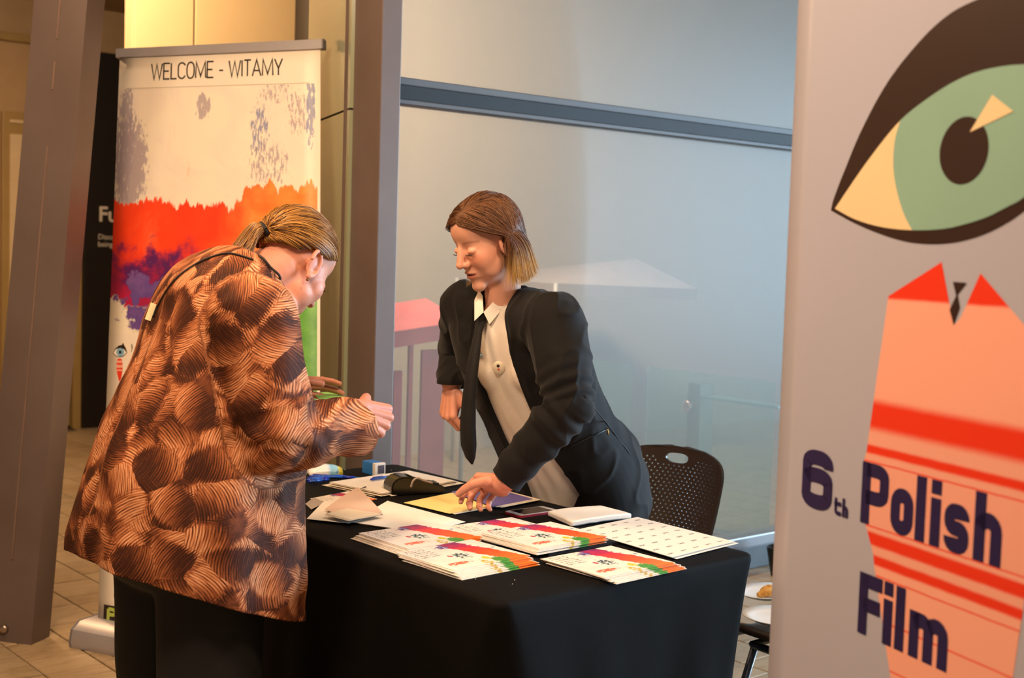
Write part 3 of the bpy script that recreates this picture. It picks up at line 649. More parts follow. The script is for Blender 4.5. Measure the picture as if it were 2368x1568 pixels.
for lp in so.data.loops:
    p = so.data.vertices[lp.vertex_index].co - r0; so.data.uv_layers[0].data[lp.index].uv = (p.dot(ur), p.z)
# heavy navy lettering
M_navy = mat('print_navy', '#241b4e', 0.45, 0.08)
bm = bmesh.new()
def U(xc, yc): return r_uv(*c8r(xc, yc))[0]
def Vv(xc, yc): return r_uv(*c8r(xc, yc))[1]
def glyph(ch, ua, ub_, vb, vc, vx, w):
    h = w / 2; x0, x1 = ua + h, ub_ - h; b, c, x_ = vb + h, vc - h, vx - h; W2 = x1 - x0
    P2 = lambda line: ribbon(bm, line, w, rf(.0010))
    if ch == 'P': P2([(x0, vb), (x0, vc)]); P2([(x0, c)] + arc(x1 - W2 * .45, c - (c - b) * .13, W2 * .45, (c - b) * .13, 90, 0, 5) + arc(x1 - W2 * .45, b + (c - b) * .42 + (c - b) * .13, W2 * .45, (c - b) * .13, 0, -90, 5) + [(x0, b + (c - b) * .42)])
    elif ch == 'o': P2(rrect(x0, b, x1, x_, W2 * .45))
    elif ch == 'l': P2([((x0 + x1) / 2, vb), ((x0 + x1) / 2, vc)])
    elif ch == 'i': P2([((x0 + x1) / 2, vb), ((x0 + x1) / 2, vx)]); P2([((x0 + x1) / 2, vc - w * .95), ((x0 + x1) / 2, vc)])
    elif ch == 's':
        m_ = (b + x_) / 2; r = W2 * .38; q = (x_ - b) / 4 * .8
        P2([(x1, x_ - r * .9)] + arc(x1 - r, x_ - q, r, q, 0, 90, 4) + arc(x0 + r, x_ - q, r, q, 90, 180, 4) + arc(x0 + r, m_ + q, r, q, 180, 270, 4) + arc(x1 - r, m_ - q, r, q, 90, 0, 4) + arc(x1 - r, b + q, r, q, 0, -90, 4) + arc(x0 + r, b + q, r, q, -90, -180, 4) + [(x0, b + r * .9)])
    elif ch == 'h': P2([(x0, vb), (x0, vc)]); P2([(x0, x_ - W2 * .35)] + arc(x0 + W2 * .5, x_ - W2 * .45, W2 * .5, W2 * .45, 150, 0, 7) + [(x1, vb)])
    elif ch == 'F': P2([(x0, vb), (x0, vc)]); P2([(x0, c), (ub_, c)]); P2([(x0, (b + c) / 2), (ub_ - W2 * .12, (b + c) / 2)])
    elif ch == 'm':
        xm = (x0 + x1) / 2; P2([(x0, vb), (x0, vx)])
        for a_, b_ in ((x0, xm), (xm, x1)): P2([(a_, x_ - W2 * .12)] + arc((a_ + b_) / 2, x_ - W2 * .2, (b_ - a_) / 2, W2 * .2, 150, 0, 6) + [(b_, vb)])
    elif ch == 't': P2([(x0, vc), (x0, b + W2 * .4)] + arc(x0 + W2 * .5, b + W2 * .4, W2 * .5, W2 * .4, 180, 270, 4) + [(ub_, b)]); P2([(ua - h * .3, x_), (ub_, x_)])
    elif ch == '6':
        r = W2 * .42; H_ = c - b
        P2([(x1, c - H_ * .22)] + arc(x1 - r, c - H_ * .15, r, H_ * .15, 0, 90, 5) + arc(x0 + r, c - H_ * .15, r, H_ * .15, 90, 180, 5) + arc(x0 + r, b + H_ * .15, r, H_ * .15, 180, 270, 5) + arc(x1 - r, b + H_ * .15, r, H_ * .15, 270, 360, 5) + arc(x1 - r, b + H_ * .60 - H_ * .13, r, H_ * .13, 0, 90, 5) + arc(x0 + r * .9, b + H_ * .60 - H_ * .13, r * .9, H_ * .13, 90, 165, 5))
vc, vb0 = Vv(702, 390), Vv(690, 722); vx = Vv(905, 538); wP = U(738, 560) - U(690, 560)
for ch, xa, xb, yy in (('P', 688, 836, 560), ('o', 846, 970, 660), ('l', 985, 1034, 650), ('i', 1065, 1118, 660), ('s', 1136, 1274, 740), ('h', 1300, 1455, 740)): glyph(ch, U(xa, yy), U(xb, yy), vb0, vc, vx, wP)
lt = fpar(from_bm('lettering', bm, M_navy)); lt['label'] = 'navy lettering Polish'; bm = bmesh.new()
vcF, vbF = Vv(685, 988), Vv(675, 1320); vxF = Vv(960, 1195)
for ch, xa, xb, yy in (('F', 673, 800, 1150), ('i', 808, 856, 1200), ('l', 874, 922, 1220), ('m', 944, 1160, 1340)): glyph(ch, U(xa, yy), U(xb, yy), vbF, vcF, vxF, wP)
lt = fpar(from_bm('lettering', bm, M_navy)); lt['label'] = 'navy lettering Film'; bm = bmesh.new()
glyph('6', U(366, 490), U(532, 490), Vv(445, 652), Vv(445, 330), 0, wP * 1.12)
vt, vtb = Vv(560, 590), Vv(545, 680); glyph('t', U(541, 640), U(578, 640), vtb, vt, vt - (vt - vtb) * .22, wP * .30); glyph('h', U(583, 650), U(616, 650), vtb, vt + .002, vt - (vt - vtb) * .33, wP * .32)
lt = fpar(from_bm('lettering', bm, M_navy)); lt['label'] = 'navy lettering 6th'
# ================================================================ table under a black cloth
ZT = 0.742
TX0, TX1, TY0, TY1 = 1.680, 2.490, 1.985, 3.500
M_cloth = (lambda: (lambda g: (g.base(g.ramp(g.noise(g.coord('Object'), 700, 2), [(0.35, lin('#090808')), (0.7, lin('#110f0e'))])), g.set(Roughness=0.78), g.bump(g.noise(g.coord('Object'), 900, 2), 0.25, 0.001), g.b.inputs['Specular IOR Level'].__setattr__('default_value', 0.12), g.m)[-1])(G('black_cloth')))()
def round_rect(x0, x1, y0, y1, r, n=240):
    pts = []; per = []
    r = min(r, (x1 - x0) / 2.01, (y1 - y0) / 2.01)
    segs = [((x0 + r, y0), (x1 - r, y0)), ('c', x1 - r, y0 + r, -90), ((x1, y0 + r), (x1, y1 - r)), ('c', x1 - r, y1 - r, 0), ((x1 - r, y1), (x0 + r, y1)), ('c', x0 + r, y1 - r, 90), ((x0, y1 - r), (x0, y0 + r)), ('c', x0 + r, y0 + r, 180)]
    cnt = [34, 16, 70, 16, 34, 16, 70, 16]
    for s, c in zip(segs, cnt):
        for i in range(c):
            t = i / c
            if s[0] == 'c': a = math.radians(s[3] + 90 * t); pts.append((s[1] + r * math.cos(a), s[2] + r * math.sin(a), math.cos(a), math.sin(a)))
            else:
                (ax, ay), (bx, by) = s; d = Vector((bx - ax, by - ay)).normalized(); pts.append((ax + (bx - ax) * t, ay + (by - ay) * t, d.y, -d.x))
    return pts
V, Fc = [], []; rings = []
levels = [(ZT, -0.012, 0.02), (ZT - 0.002, -0.004, 0.025), (ZT - 0.006, 0.001, 0.03), (ZT - 0.016, 0.004, 0.036)] + [(ZT - 0.016 - 0.72 * k / 16, 0.004, 0.036 + 0.16 * (k / 16) ** 0.8) for k in range(1, 17)]
levels[-1] = (0.004, levels[-1][1], levels[-1][2])
for z, out, rc in levels:
    pr_ = round_rect(TX0 - out, TX1 + out, TY0 - out, TY1 + out, rc); ring = []
    dp = max(0, (ZT - z - 0.02) / 0.72)
    for i, (x, y, nx, ny) in enumerate(pr_):
        s = i / len(pr_) * 2 * math.pi
        a = dp * (0.010 * math.sin(9 * s + 0.6) + 0.008 * math.sin(17 * s + 2 + dp) + 0.005 * math.sin(31 * s)) 
        ring.append(len(V)); V.append((x + nx * a, y + ny * a, z))
    rings.append(ring)
for a, b in zip(rings, rings[1:]):
    n = len(a)
    for i in range(n): Fc.append((a[i], b[i], b[(i + 1) % n], a[(i + 1) % n]))
c0 = len(V); V.append(((TX0 + TX1) / 2, (TY0 + TY1) / 2, ZT))
for i in range(len(rings[0])): Fc.append((rings[0][i], rings[0][(i + 1) % len(rings[0])], c0))
cl = rel(pydata('tablecloth', V, Fc, M_cloth, smooth=True), ((TX0 + TX1) / 2, (TY0 + TY1) / 2, 0)); smoothby(cl, 60)
tag(cl, 'black cloth draped to the floor over the leaflet table', 'tablecloth')
md = cl.modifiers.new('thick', 'SOLIDIFY'); md.thickness = 0.0015; md.offset = -1
M_tabtop = mat('table_laminate', '#8a7a68', 0.5); M_leg = mat('table_leg_steel', '#55565a', 0.4, metal=0.6)
tb = empty('folding_table', ((TX0 + TX1) / 2, (TY0 + TY1) / 2, 0), 'folding table hidden under the black cloth', 'table'); tinv = Matrix.Translation(-tb.location)
for nm, lo, hi, m in [('tabletop', (TX0 + .02, TY0 + .02, ZT - .035), (TX1 - .02, TY1 - .02, ZT - .004), M_tabtop)] + [('leg', (x - .016, y - .016, 0), (x + .016, y + .016, ZT - .035), M_leg) for x in (TX0 + .2, TX1 - .2) for y in (TY0 + .25, TY1 - .25)]:
    o = box(nm, lo, hi, m, None, 0.003); o.parent = tb; o.matrix_parent_inverse = tinv

# ================================================================ chairs with perforated backs
M_plastic = (lambda g: (g.base(g.ramp(g.noise(g.coord('Object'), 200, 2), [(0.3, lin('#2a201b')), (0.7, lin('#362a22'))])), g.set(Roughness=0.33), g.bump(g.noise(g.coord('Object'), 500, 2), 0.08, 0.001), g.m)[-1])(G('dark_brown_plastic'))
M_chairleg = mat('chair_leg_steel', '#6a6a6c', 0.3, 0.05, metal=0.8)
def apply_mods(o):
    dg = bpy.context.evaluated_depsgraph_get(); me = bpy.data.meshes.new_from_object(o.evaluated_get(dg)); old = o.data; o.modifiers.clear(); o.data = me; bpy.data.meshes.remove(old)
def chair(loc, fwd, label, sc=1.0):
    f = Vector(fwd).normalized(); l = Vector((-f.y, f.x, 0)); Mx = Matrix(((f.x, l.x, 0, loc[0]), (f.y, l.y, 0, loc[1]), (0, 0, 1, 0), (0, 0, 0, 1))) @ Matrix.Scale(sc, 4)
    t_ = empty('perforated_chair', (loc[0], loc[1], 0), label, 'chair', 'perforated chairs by the table'); inv = Matrix.Translation(-t_.location)
    P_ = lambda o: (setattr(o, 'parent', t_), setattr(o, 'matrix_parent_inverse', inv), o)[-1]
    # backrest: local x forward, y left; bottom z .46 top .845
    def bp(s, t):
        w = 0.205 + 0.03 * t
        if t > 0.72: q = (t - 0.72) / 0.28; w *= (1 - q ** 3.4) ** (1 / 2.6) if q < 1 else 0.0
        if t < 0.2: w -= 0.03 * ((0.2 - t) / 0.2) ** 2
        y = s * w; zz_ = 0.455 + 0.39 * t
        xx = -0.215 - 0.115 * t + 0.085 * (y / 0.235) ** 2 - 0.02 * math.sin(math.pi * t)
        return Vector((xx, y, zz_))
    ns, nt = 24, 26; V, Fc = [], []
    ts = [1 - (1 - j / nt) ** 1.25 for j in range(nt)] + [0.9995]
    for j in range(nt + 1):
        for i in range(ns + 1): V.append(Mx @ bp(-1 + 2 * i / ns, ts[j]))
    Fc = [(j * (ns + 1) + i, j * (ns + 1) + i + 1, (j + 1) * (ns + 1) + i + 1, (j + 1) * (ns + 1) + i) for j in range(nt) for i in range(ns)]
    bk = pydata('backrest', V, Fc, M_plastic, smooth=True); md = bk.modifiers.new('s', 'SOLIDIFY'); md.thickness = 0.009; md.offset = 0
    apply_mods(bk)
    # cutter: rows of small holes and a hand hole
    cb_ = bmesh.new(); row = 0; z = 0.50
    ex = Vector((1, 0, 0))
    while z < 0.80:
        y = -0.2 + (0.0105 if row % 2 else 0.0)
        while y < 0.2:
            t = (z - 0.455) / 0.39; wmax = (0.205 + 0.03 * t) * ((1 - max(0, (t - .72) / .28) ** 3.4) ** (1 / 2.6)) - 0.022
            if abs(y) < wmax and not (abs(y) < 0.075 and z > 0.775):
                c = bp(0, t); c = Vector((-0.215 - 0.115 * t + 0.085 * (y / 0.235) ** 2 - 0.02 * math.sin(math.pi * t), y, z))
                nrm = Vector((1, -2 * 0.085 * y / 0.235 ** 2, 0.3)).normalized(); q = nrm.to_track_quat('Z', 'Y').to_matrix().to_4x4()
                mt_ = Mx @ Matrix.Translation(c) @ q
                a = [cb_.verts.new(mt_ @ Vector((0.0036 * math.cos(k * math.pi / 3), 0.0036 * math.sin(k * math.pi / 3), -0.016))) for k in range(6)]
                b = [cb_.verts.new(mt_ @ Vector((0.0036 * math.cos(k * math.pi / 3), 0.0036 * math.sin(k * math.pi / 3), 0.016))) for k in range(6)]
                cb_.faces.new(a[::-1]); cb_.faces.new(b)
                for k in range(6): cb_.faces.new((a[k], a[(k + 1) % 6], b[(k + 1) % 6], b[k]))
            y += 0.021
        z += 0.0125; row += 1
    hh = []
    for k in range(20):
        a_ = 2 * math.pi * k / 20; yy = 0.046 * (abs(math.cos(a_)) ** 0.7) * (1 if math.cos(a_) > 0 else -1); zz_ = 0.806 + (0.015 if math.sin(a_) > 0 else 0.021) * (abs(math.sin(a_)) ** 0.9) * (1 if math.sin(a_) > 0 else -1)
        hh.append((yy, zz_))
    bm_prism(cb_, [Mx @ Vector((-0.42, y, z)) for y, z in hh], (Mx.to_3x3() @ Vector((0.2, 0, 0))))
    cut = from_bm('cut', cb_); md = bk.modifiers.new('b', 'BOOLEAN'); md.object = cut; md.operation = 'DIFFERENCE'
    try: md.solver = 'MANIFOLD'
    except Exception: md.solver = 'EXACT'
    apply_mods(bk); bpy.data.objects.remove(cut, do_unlink=True); smoothby(bk, 35); P_(bk)
    # seat
    V = []; ns = 20
    def sp(a, b):
        r = 1.0; x = a * 0.215; y = b * 0.225
        k = (abs(a) ** 4 + abs(b) ** 4) ** 0.25; m_ = max(abs(a), abs(b)); q = m_ / k if k > 1e-6 else 1
        x *= q; y *= q
        z = 0.452 - 0.014 * math.cos(b * 1.5) * (1 - a * a * .3) - (0.03 * max(0, (a - 0.6) / 0.4) ** 2) + 0.012 * abs(b) ** 3
        return Vector((x, y, z))
    V = [Mx @ sp(-1 + 2 * i / ns, -1 + 2 * j / ns) for j in range(ns + 1) for i in range(ns + 1)]
    Fc = [(j * (ns + 1) + i, j * (ns + 1) + i + 1, (j + 1) * (ns + 1) + i + 1, (j + 1) * (ns + 1) + i) for j in range(ns) for i in range(ns)]
    st = pydata('seat', V, Fc, M_plastic, smooth=True); md = st.modifiers.new('s', 'SOLIDIFY'); md.thickness = 0.022; md.offset = -1; P_(st)
    for sy in (-1, 1):
        pts = catmull([Mx @ Vector(p) for p in ((0.10, sy * 0.19, 0.405), (-0.14, sy * 0.19, 0.405), (-0.215, sy * 0.19, 0.44), (-0.245, sy * 0.175, 0.55), (-0.265, sy * 0.165, 0.62))], 5); P_(tube('back_upright', pts, 0.011, M_chairleg))
        for xa, xb in ((0.14, 0.20), (-0.14, -0.21)): P_(tube('leg', [Mx @ Vector((xa * .8, sy * .17, .405)), Mx @ Vector((xb, sy * .215, 0.0))], 0.011, M_chairleg))
    P_(tube('seat_rail', [Mx @ Vector((0.11, -.19, .405)), Mx @ Vector((0.11, .19, .405))], 0.010, M_chairleg)); P_(tube('seat_rail', [Mx @ Vector((-.11, -.19, .405)), Mx @ Vector((-.11, .19, .405))], 0.010, M_chairleg))
    return t_
bt = onz(1574, 1036, 0.80); cf_ = Vector((-1, -0.22, 0)).normalized(); bs_ = bt + cf_ * 0.325
CH1 = chair((bs_.x, bs_.y, 0), cf_, 'brown plastic chair with perforated back and hand hole right of the black jacket', 0.955)
se = onz(1748, 1462, 0.455)
CH2 = chair((se.x + 0.225, se.y - 0.07, 0), (0, 1, 0), 'brown plastic chair holding plates, half hidden by the festival banner')
M_china = mat('white_china', '#f0f0ee', 0.25, 0.01); M_pastry = (lambda g: (g.base(g.ramp(g.noise(g.coord('Object'), 60, 4), [(0.3, lin('#b5712a')), (0.5, lin('#e0a850')), (0.75, lin('#eec47c'))])), g.set(Roughness=0.6), g.bump(g.noise(g.coord('Object'), 120, 3), 0.5, 0.004), g.m)[-1])(G('baked_pastry'))
def plate(c, rx, ry, label):
    mt_ = Matrix.Translation(c) @ Matrix.Diagonal((1, ry / rx, 1, 1))
    o = lathe('plate', [(rx * .55, 0.0), (rx * .6, 0.004), (rx * .78, 0.007), (rx, 0.017), (rx, 0.0195), (rx * .76, 0.011), (rx * .55, 0.0075), (0.0, 0.007)], M_china, None, mt_, 40)
    return tag(rel(o, c), label, 'plate')
p1_ = onz(1775, 1372, 0.468); p1_.z = 0.458; plate(p1_, 0.105, 0.085, 'white plate holding a pastry on the half hidden chair')
p2_ = onz(1782, 1436, 0.465); p2_.z = 0.462; plate(p2_ + Vector((0.02, -0.01, 0)), 0.098, 0.098, 'empty white plate on the seat edge of the half hidden chair')
bm = bmesh.new(); pc = onz(1775, 1368, 0.482)
for a_, (ox, oy) in enumerate(((0, 0), (0.02, -0.018), (-0.012, -0.022))):
    bm_tube(bm, catmull([pc + Vector((ox - 0.035, oy + .025 * math.sin(a_), -0.004)), pc + Vector((ox, oy, 0.006)), pc + Vector((ox + 0.04, oy - .015, -0.002))], 4), [0.008, 0.012, 0.016, 0.018, 0.019, 0.018, 0.016, 0.012, 0.006], 10, True, 0.7)
o = from_bm('pastry', bm, M_pastry, smooth=True); tag(rel(o, pc), 'golden folded pastry on the white plate', 'pastry')
pp_ = onz(1800, 1331, 0.0); pp_.y = min(pp_.y, YG - 0.125)
hp = 0.135
o = lathe('plant_pot', [(0.034, 0), (0.036, 0.004), (0.060, hp - 0.004), (0.062, hp), (0.056, hp), (0.05, hp - 0.02), (0.0, hp - 0.02)], mat('black_pot', '#17181a', 0.4), None, Matrix.Translation(pp_)); tag(rel(o, pp_), 'small black tapered pot on the floor by the glass wall kerb', 'pot')

# ================================================================ things on the table
M_paper = mat('white_paper', '#f1ece4', 0.75, 0.015, 3); M_paper2 = mat('cream_paper', '#e8dcc8', 0.75, 0.03, 3); M_yel = mat('yellow_paper', '#efd98c', 0.75, 0.03, 4); M_vio = mat('violet_card', '#6a62a8', 0.6, 0.04); M_pinkp = mat('pinkish_paper', '#dcbfae', 0.75, 0.03); M_grey = mat('grey_paper', '#a89e96', 0.75, 0.04)
def sheet(name, C4, z, m, label=None, cat=None, group=None, th=0.0006, bend=0.0, nx=6, ny=4, parent=None, lift=(0, 0, 0, 0)):
    """thin sheet; C4 = four world xy corners in order around; bilinear surface with thickness"""
    c = [Vector((p[0], p[1], z + lift[k])) for k, p in enumerate(C4)]; ctr = sum(c, Vector()) / 4
    V = []; UVs = []
    for s in (1, 0):
        for j in range(ny + 1):
            for i in range(nx + 1):
                a, b = i / nx, j / ny; p = (c[0] * (1 - a) + c[1] * a) * (1 - b) + (c[3] * (1 - a) + c[2] * a) * b
                p = p + Vector((0, 0, bend * (math.sin(math.pi * a) * 0.6 + 0.4 * math.sin(2.2 * b + a)) + (th if s else 0))); V.append(p - ctr); UVs.append((a, b))
    n = (nx + 1) * (ny + 1); Fc = []
    for j in range(ny):
        for i in range(nx):
            k = j * (nx + 1) + i; Fc.append((k, k + 1, k + nx + 2, k + nx + 1)); Fc.append((n + k, n + k + nx + 1, n + k + nx + 2, n + k + 1))
    bd = [i for i in range(nx + 1)] + [(j + 1) * (nx + 1) + nx for j in range(ny)] + [ny * (nx + 1) + i for i in range(nx - 1, -1, -1)] + [j * (nx + 1) for j in range(ny - 1, 0, -1)]
    for i in range(len(bd)): a, b = bd[i], bd[(i + 1) % len(bd)]; Fc.append((a, n + a, n + b, b))
    o = pydata(name, V, Fc, m, parent); o.location = ctr; uvl = o.data.uv_layers.new(name='UVMap')
    for lp in o.data.loops: uvl.data[lp.index].uv = UVs[lp.vertex_index]
    return tag(o, label, cat, group)
def quad(l, b, r, t_, z=ZT):
    """pixel corners left, bottom, right, top -> world corners ordered bottom, right, top, left (u along +x, v along +y)"""
    return [onz(*p, z).xy for p in (b, r, t_, l)]
def flyer_mat():
    g = G('festival_flyer_print'); uv = g.coord('UV'); s = g.sep(uv); u, v = s[0], s[1]
    n = g.noise(uv, 7, 4, 0.6); n2 = g.noise(g.scale3(uv, (20, 26, 1)), 1.2, 4, 0.6)
    wob = g.math('MULTIPLY', g.math('SUBTRACT', n, 0.5), 0.20)
    # broad band running from the back edge to the right front
    d = g.math('ADD', g.math('SUBTRACT', g.math('ADD', u, g.math('MULTIPLY', v, 0.2)), 0.86), wob)
    band = g.math('MULTIPLY', g.smooth(d, -0.16, -0.14), g.math('SUBTRACT', 1.0, g.smooth(d, 0.11, 0.13)))
    redc = g.ramp(g.math('ADD', v, g.math('MULTIPLY', g.math('SUBTRACT', n, 0.5), 0.5)), [(0.0, lin('#f58030')), (0.45, lin('#f2542a')), (0.75, lin('#e03048')), (0.98, lin('#7a2a6c'))])
    col = g.mix(g.smooth(g.noise(uv, 3, 3), 0.4, 0.7), lin('#f6f0e6'), lin('#f2e2da'))
    col = g.mix(band, col, redc)
    def spot(cu, cv, ru, rv):
        du = g.math('DIVIDE', g.math('SUBTRACT', u, cu), ru); dv = g.math('DIVIDE', g.math('SUBTRACT', v, cv), rv)
        return g.math('SUBTRACT', 1.0, g.smooth(g.math('SQRT', g.math('ADD', g.math('MULTIPLY', du, du), g.math('MULTIPLY', dv, dv))), 0.2, 1.0))
    for (cu, cv, ru, rv, c, t0, a) in ((.66, .08, .15, .20, '#4f9a3c', .40, 1.2), (.58, .22, .08, .12, '#d6cc40', .45, 1.2), (.50, .88, .16, .14, '#5a4490', .55, 2.2), (.44, .46, .18, .22, '#2f5560', .62, 3.0), (.22, .20, .26, .10, '#ee6a4a', .50, 2.2), (.48, .08, .1, .2, '#c8b040', .62, 2.4), (.33, .50, .045, .08, '#c03a5c', .45, .8), (.94, .55, .05, .05, '#8f9cc0', .5, .8)):
        k = g.smooth(g.math('ADD', g.math('MULTIPLY', spot(cu, cv, ru, rv), 0.7), g.math('MULTIPLY', g.math('SUBTRACT', n2, 0.5), a)), t0 - .06, t0 + .04); col = g.mix(k, col, lin(c))
    # rows of small dark lettering, upper left
    rows = g.smooth(g.math('SINE', g.math('MULTIPLY', v, 95.0)), 0.1, 0.5); wrd = g.smooth(g.noise(g.scale3(uv, (70, 20, 1)), 1.0, 2), 0.48, 0.54)
    box_ = g.math('MULTIPLY', g.math('MULTIPLY', g.math('GREATER_THAN', u, 0.05), g.math('LESS_THAN', u, 0.30)), g.math('MULTIPLY', g.math('GREATER_THAN', v, 0.56), g.math('LESS_THAN', v, 0.95)))
    col = g.mix(g.math('MULTIPLY', box_, g.math('MULTIPLY', rows, wrd)), col, lin('#4a4038'))
    g.base(col); g.set(Roughness=0.5); return g.m
M_fly = flyer_mat()
ORD = ('top', 'second', 'third', 'fourth', 'fifth', 'sixth', 'seventh', 'eighth', 'ninth')
FW, FH = 0.235, 0.205
def pile(cx, cy, rot, n, label_top, group, fan=(0.0, -0.004), z0=ZT, step=0.0017):
    for k in range(n):
        # k = 0 bottom ... n-1 top
        i = n - 1 - k; a = rot + (0.0 if i == 0 else random.uniform(-0.035, 0.035)); ox = fan[0] * i + (0 if i == 0 else random.uniform(-.004, .004)); oy = fan[1] * i + (0 if i == 0 else random.uniform(-.004, .004))
        ca, sa = math.cos(a), math.sin(a); X = Vector((ca, sa)); Y = Vector((-sa, ca)); c = Vector((cx + ox, cy + oy))
        C4 = [c - X * FW / 2 - Y * FH / 2, c + X * FW / 2 - Y * FH / 2, c + X * FW / 2 + Y * FH / 2, c - X * FW / 2 + Y * FH / 2]
        sheet('flyer', C4, z0 + 0.0004 + k * step, M_fly, label_top if i == 0 else label_top.replace('top flyer of', ORD[i] + ' flyer from the top of'), 'flyer', group, th=0.0011, nx=2, ny=2)
def cen(l, b, r, t_):
    q = [onz(*p, ZT + .008) for p in (l, b, r, t_)]; return sum(q, Vector()) / 4
a = cen((829, 1236), (925, 1284), (1100, 1262), (1014, 1211)); pile(1.895, 2.548, 0.02, 6, 'top flyer of the colourful pile at back left, beside the lined list', 'flyers in the back left pile', (-0.0055, -0.002))
pile(1.848, 2.322, 0.06, 8, 'top flyer of the colourful pile nearest the table corner at front left', 'flyers in the front left pile', (-0.001, -0.0065))
c3_ = onz(1150, 1222, ZT + .005); pile(c3_.x, c3_.y - 0.02, 0.0, 4, 'top flyer of the colourful pile farthest back, overlapped by two piles', 'flyers in the rearmost pile', (0.0, -0.001))
q = [onz(*p, ZT + .01) for p in ((1135, 1232), (1222, 1285), (1390, 1250), (1290, 1214))]; c4_ = sum(q, Vector()) / 4; pile(c4_.x, c4_.y, 0.03, 7, 'top flyer of the colourful middle pile lying on black leaflets', 'flyers in the middle pile', (-0.003, -0.003), z0=ZT + 0.0075)
M_blackleaf = mat('black_leaflet', '#1a1616', 0.35, 0.1)
for k in range(4):
    x, y = c4_.x + 0.018 + k * 0.004, c4_.y - 0.022 + k * 0.003
    sheet('leaflet', [(x - FW / 2, y - FH / 2), (x + FW / 2, y - FH / 2), (x + FW / 2, y + FH / 2), (x - FW / 2, y + FH / 2)], ZT + .0003 + k * .0018, M_blackleaf, (ORD[3 - k] + ' glossy black leaflet from the top, under the middle flyer pile').replace('top glossy black leaflet from the top', 'topmost glossy black leaflet'), 'leaflet', 'black leaflets under the middle pile', th=.0014, nx=2, ny=2)
q = [onz(*p, ZT + .008) for p in ((1271, 1297), (1383, 1340), (1555, 1306), (1412, 1262))]; c5_ = sum(q, Vector()) / 4; pile(c5_.x, c5_.y, 0.03, 7, 'top flyer of the colourful pile at front right below the label sheets', 'flyers in the front right pile', (0.0015, -0.0045))

# label sheets with rows of small marks
def grid_mat(name, nu_, nv_, c, lines=False):
    g = G(name); uv = g.coord('UV'); s = g.sep(uv)
    fu = g.math('FRACT', g.math('MULTIPLY', s[0], float(nu_))); fv = g.math('FRACT', g.math('MULTIPLY', s[1], float(nv_))); nn = g.noise(g.scale3(uv, (160, 60, 1)), 1.0, 2)
    if lines: k = g.math('MULTIPLY', g.math('LESS_THAN', fv, 0.14), 0.5)
    else:
        k = g.math('MULTIPLY', g.math('MULTIPLY', g.math('GREATER_THAN', fu, 0.2), g.math('LESS_THAN', fu, 0.62)), g.math('MULTIPLY', g.math('GREATER_THAN', fv, 0.38), g.math('LESS_THAN', fv, 0.56)))
        k = g.math('MULTIPLY', k, g.smooth(nn, 0.40, 0.55))
    inb = g.math('MULTIPLY', g.math('MULTIPLY', g.math('GREATER_THAN', s[0], 0.04), g.math('LESS_THAN', s[0], 0.96)), g.math('MULTIPLY', g.math('GREATER_THAN', s[1], 0.06), g.math('LESS_THAN', s[1], 0.94)))
    g.base(g.mix(g.math('MULTIPLY', k, inb), lin('#f3efe8'), lin(c))); g.set(Roughness=0.7); return g.m
M_lab = grid_mat('label_sheet_print', 5, 7, '#5a5a58'); M_lined = grid_mat('lined_list_print', 3, 30, '#8a8478', True)
L4 = quad((1336, 1226), (1554, 1290), (1698, 1254), (1474, 1197), ZT + .006)
for k in range(4):
    d_ = Vector((0.006 * (3 - k), -0.004 * (3 - k) if k % 2 else 0.003))
    sheet('label_sheet', [Vector(p) + d_ * (0.8 if k < 3 else 0) for p in L4], ZT + .0004 + k * .0021, M_lab, 'top white sheet of printed name labels near the right table corner' if k == 3 else ORD[3 - k] + ' white label sheet from the top near the right table corner', 'paper', 'label sheets in a stack', th=.001, bend=.0006)
# white napkin packet
N4 = quad((1266, 1188), (1322, 1212), (1461, 1194), (1389, 1174), ZT + .01)
o = sheet('napkin', N4, ZT + .001, M_paper, 'puffy white folded napkin lying behind the label sheets', 'napkin', th=.016, bend=.004, nx=10, ny=6)
for v in o.data.vertices:
    u_, w_2 = [(0, 0)] * 2, 0
    v.co.z += 0.002 * mnoise.noise(v.co * 40)
smoothby(o, 80); md = o.modifiers.new('bev', 'BEVEL'); md.width = 0.004; md.segments = 2; md.limit_method = 'ANGLE'
# phone
ph4 = [onz(*p, ZT + .008) for p in ((1204, 1192), (1291, 1179), (1251.5, 1169.5), (1168, 1182))]
pc = sum(ph4, Vector()) / 4; pc.z = ZT
phn = empty('smartphone', pc, 'white faced smartphone in a red case lying by the hand', 'phone')
def phb(n, hx, hy, z0, z1, m, bev): o = box(n, (-hx, -hy, z0), (hx, hy, z1), m, phn, 0); return o
def rounded_slab(n, hx, hy, r, z0, z1, m, par, hole=None):
    pts = [(hx - r + r * math.cos(a), hy - r + r * math.sin(a)) for a in [math.pi / 2 * k / 5 for k in range(6)]]; pts = pts + [(-x, y) for x, y in pts[::-1]]; pts = pts + [(x, -y) for x, y in pts[::-1]]
    bm = bmesh.new(); bm_prism(bm, [Vector((x, y, z0)) for x, y in pts], (0, 0, z1 - z0)); o = from_bm(n, bm, m, par); smoothby(o, 30); return o
rounded_slab('case', .0705, .035, .010, .0005, .0062, mat('red_case', '#b02a3a', 0.4), phn); rounded_slab('face', .069, .0335, .009, .0062, .0078, mat('phone_white', '#eae6e4', 0.2), phn); rounded_slab('screen', .052, .0305, .001, .0078, .0081, mat('phone_screen', '#0d0c0e', 0.08), phn)
lathe('home_button', [(.0052, .0078), (.0052, .0081), (.0, .0081)], mat('button_grey', '#c4c0be', 0.3), phn, Matrix.Translation((-.0605, 0, 0)))
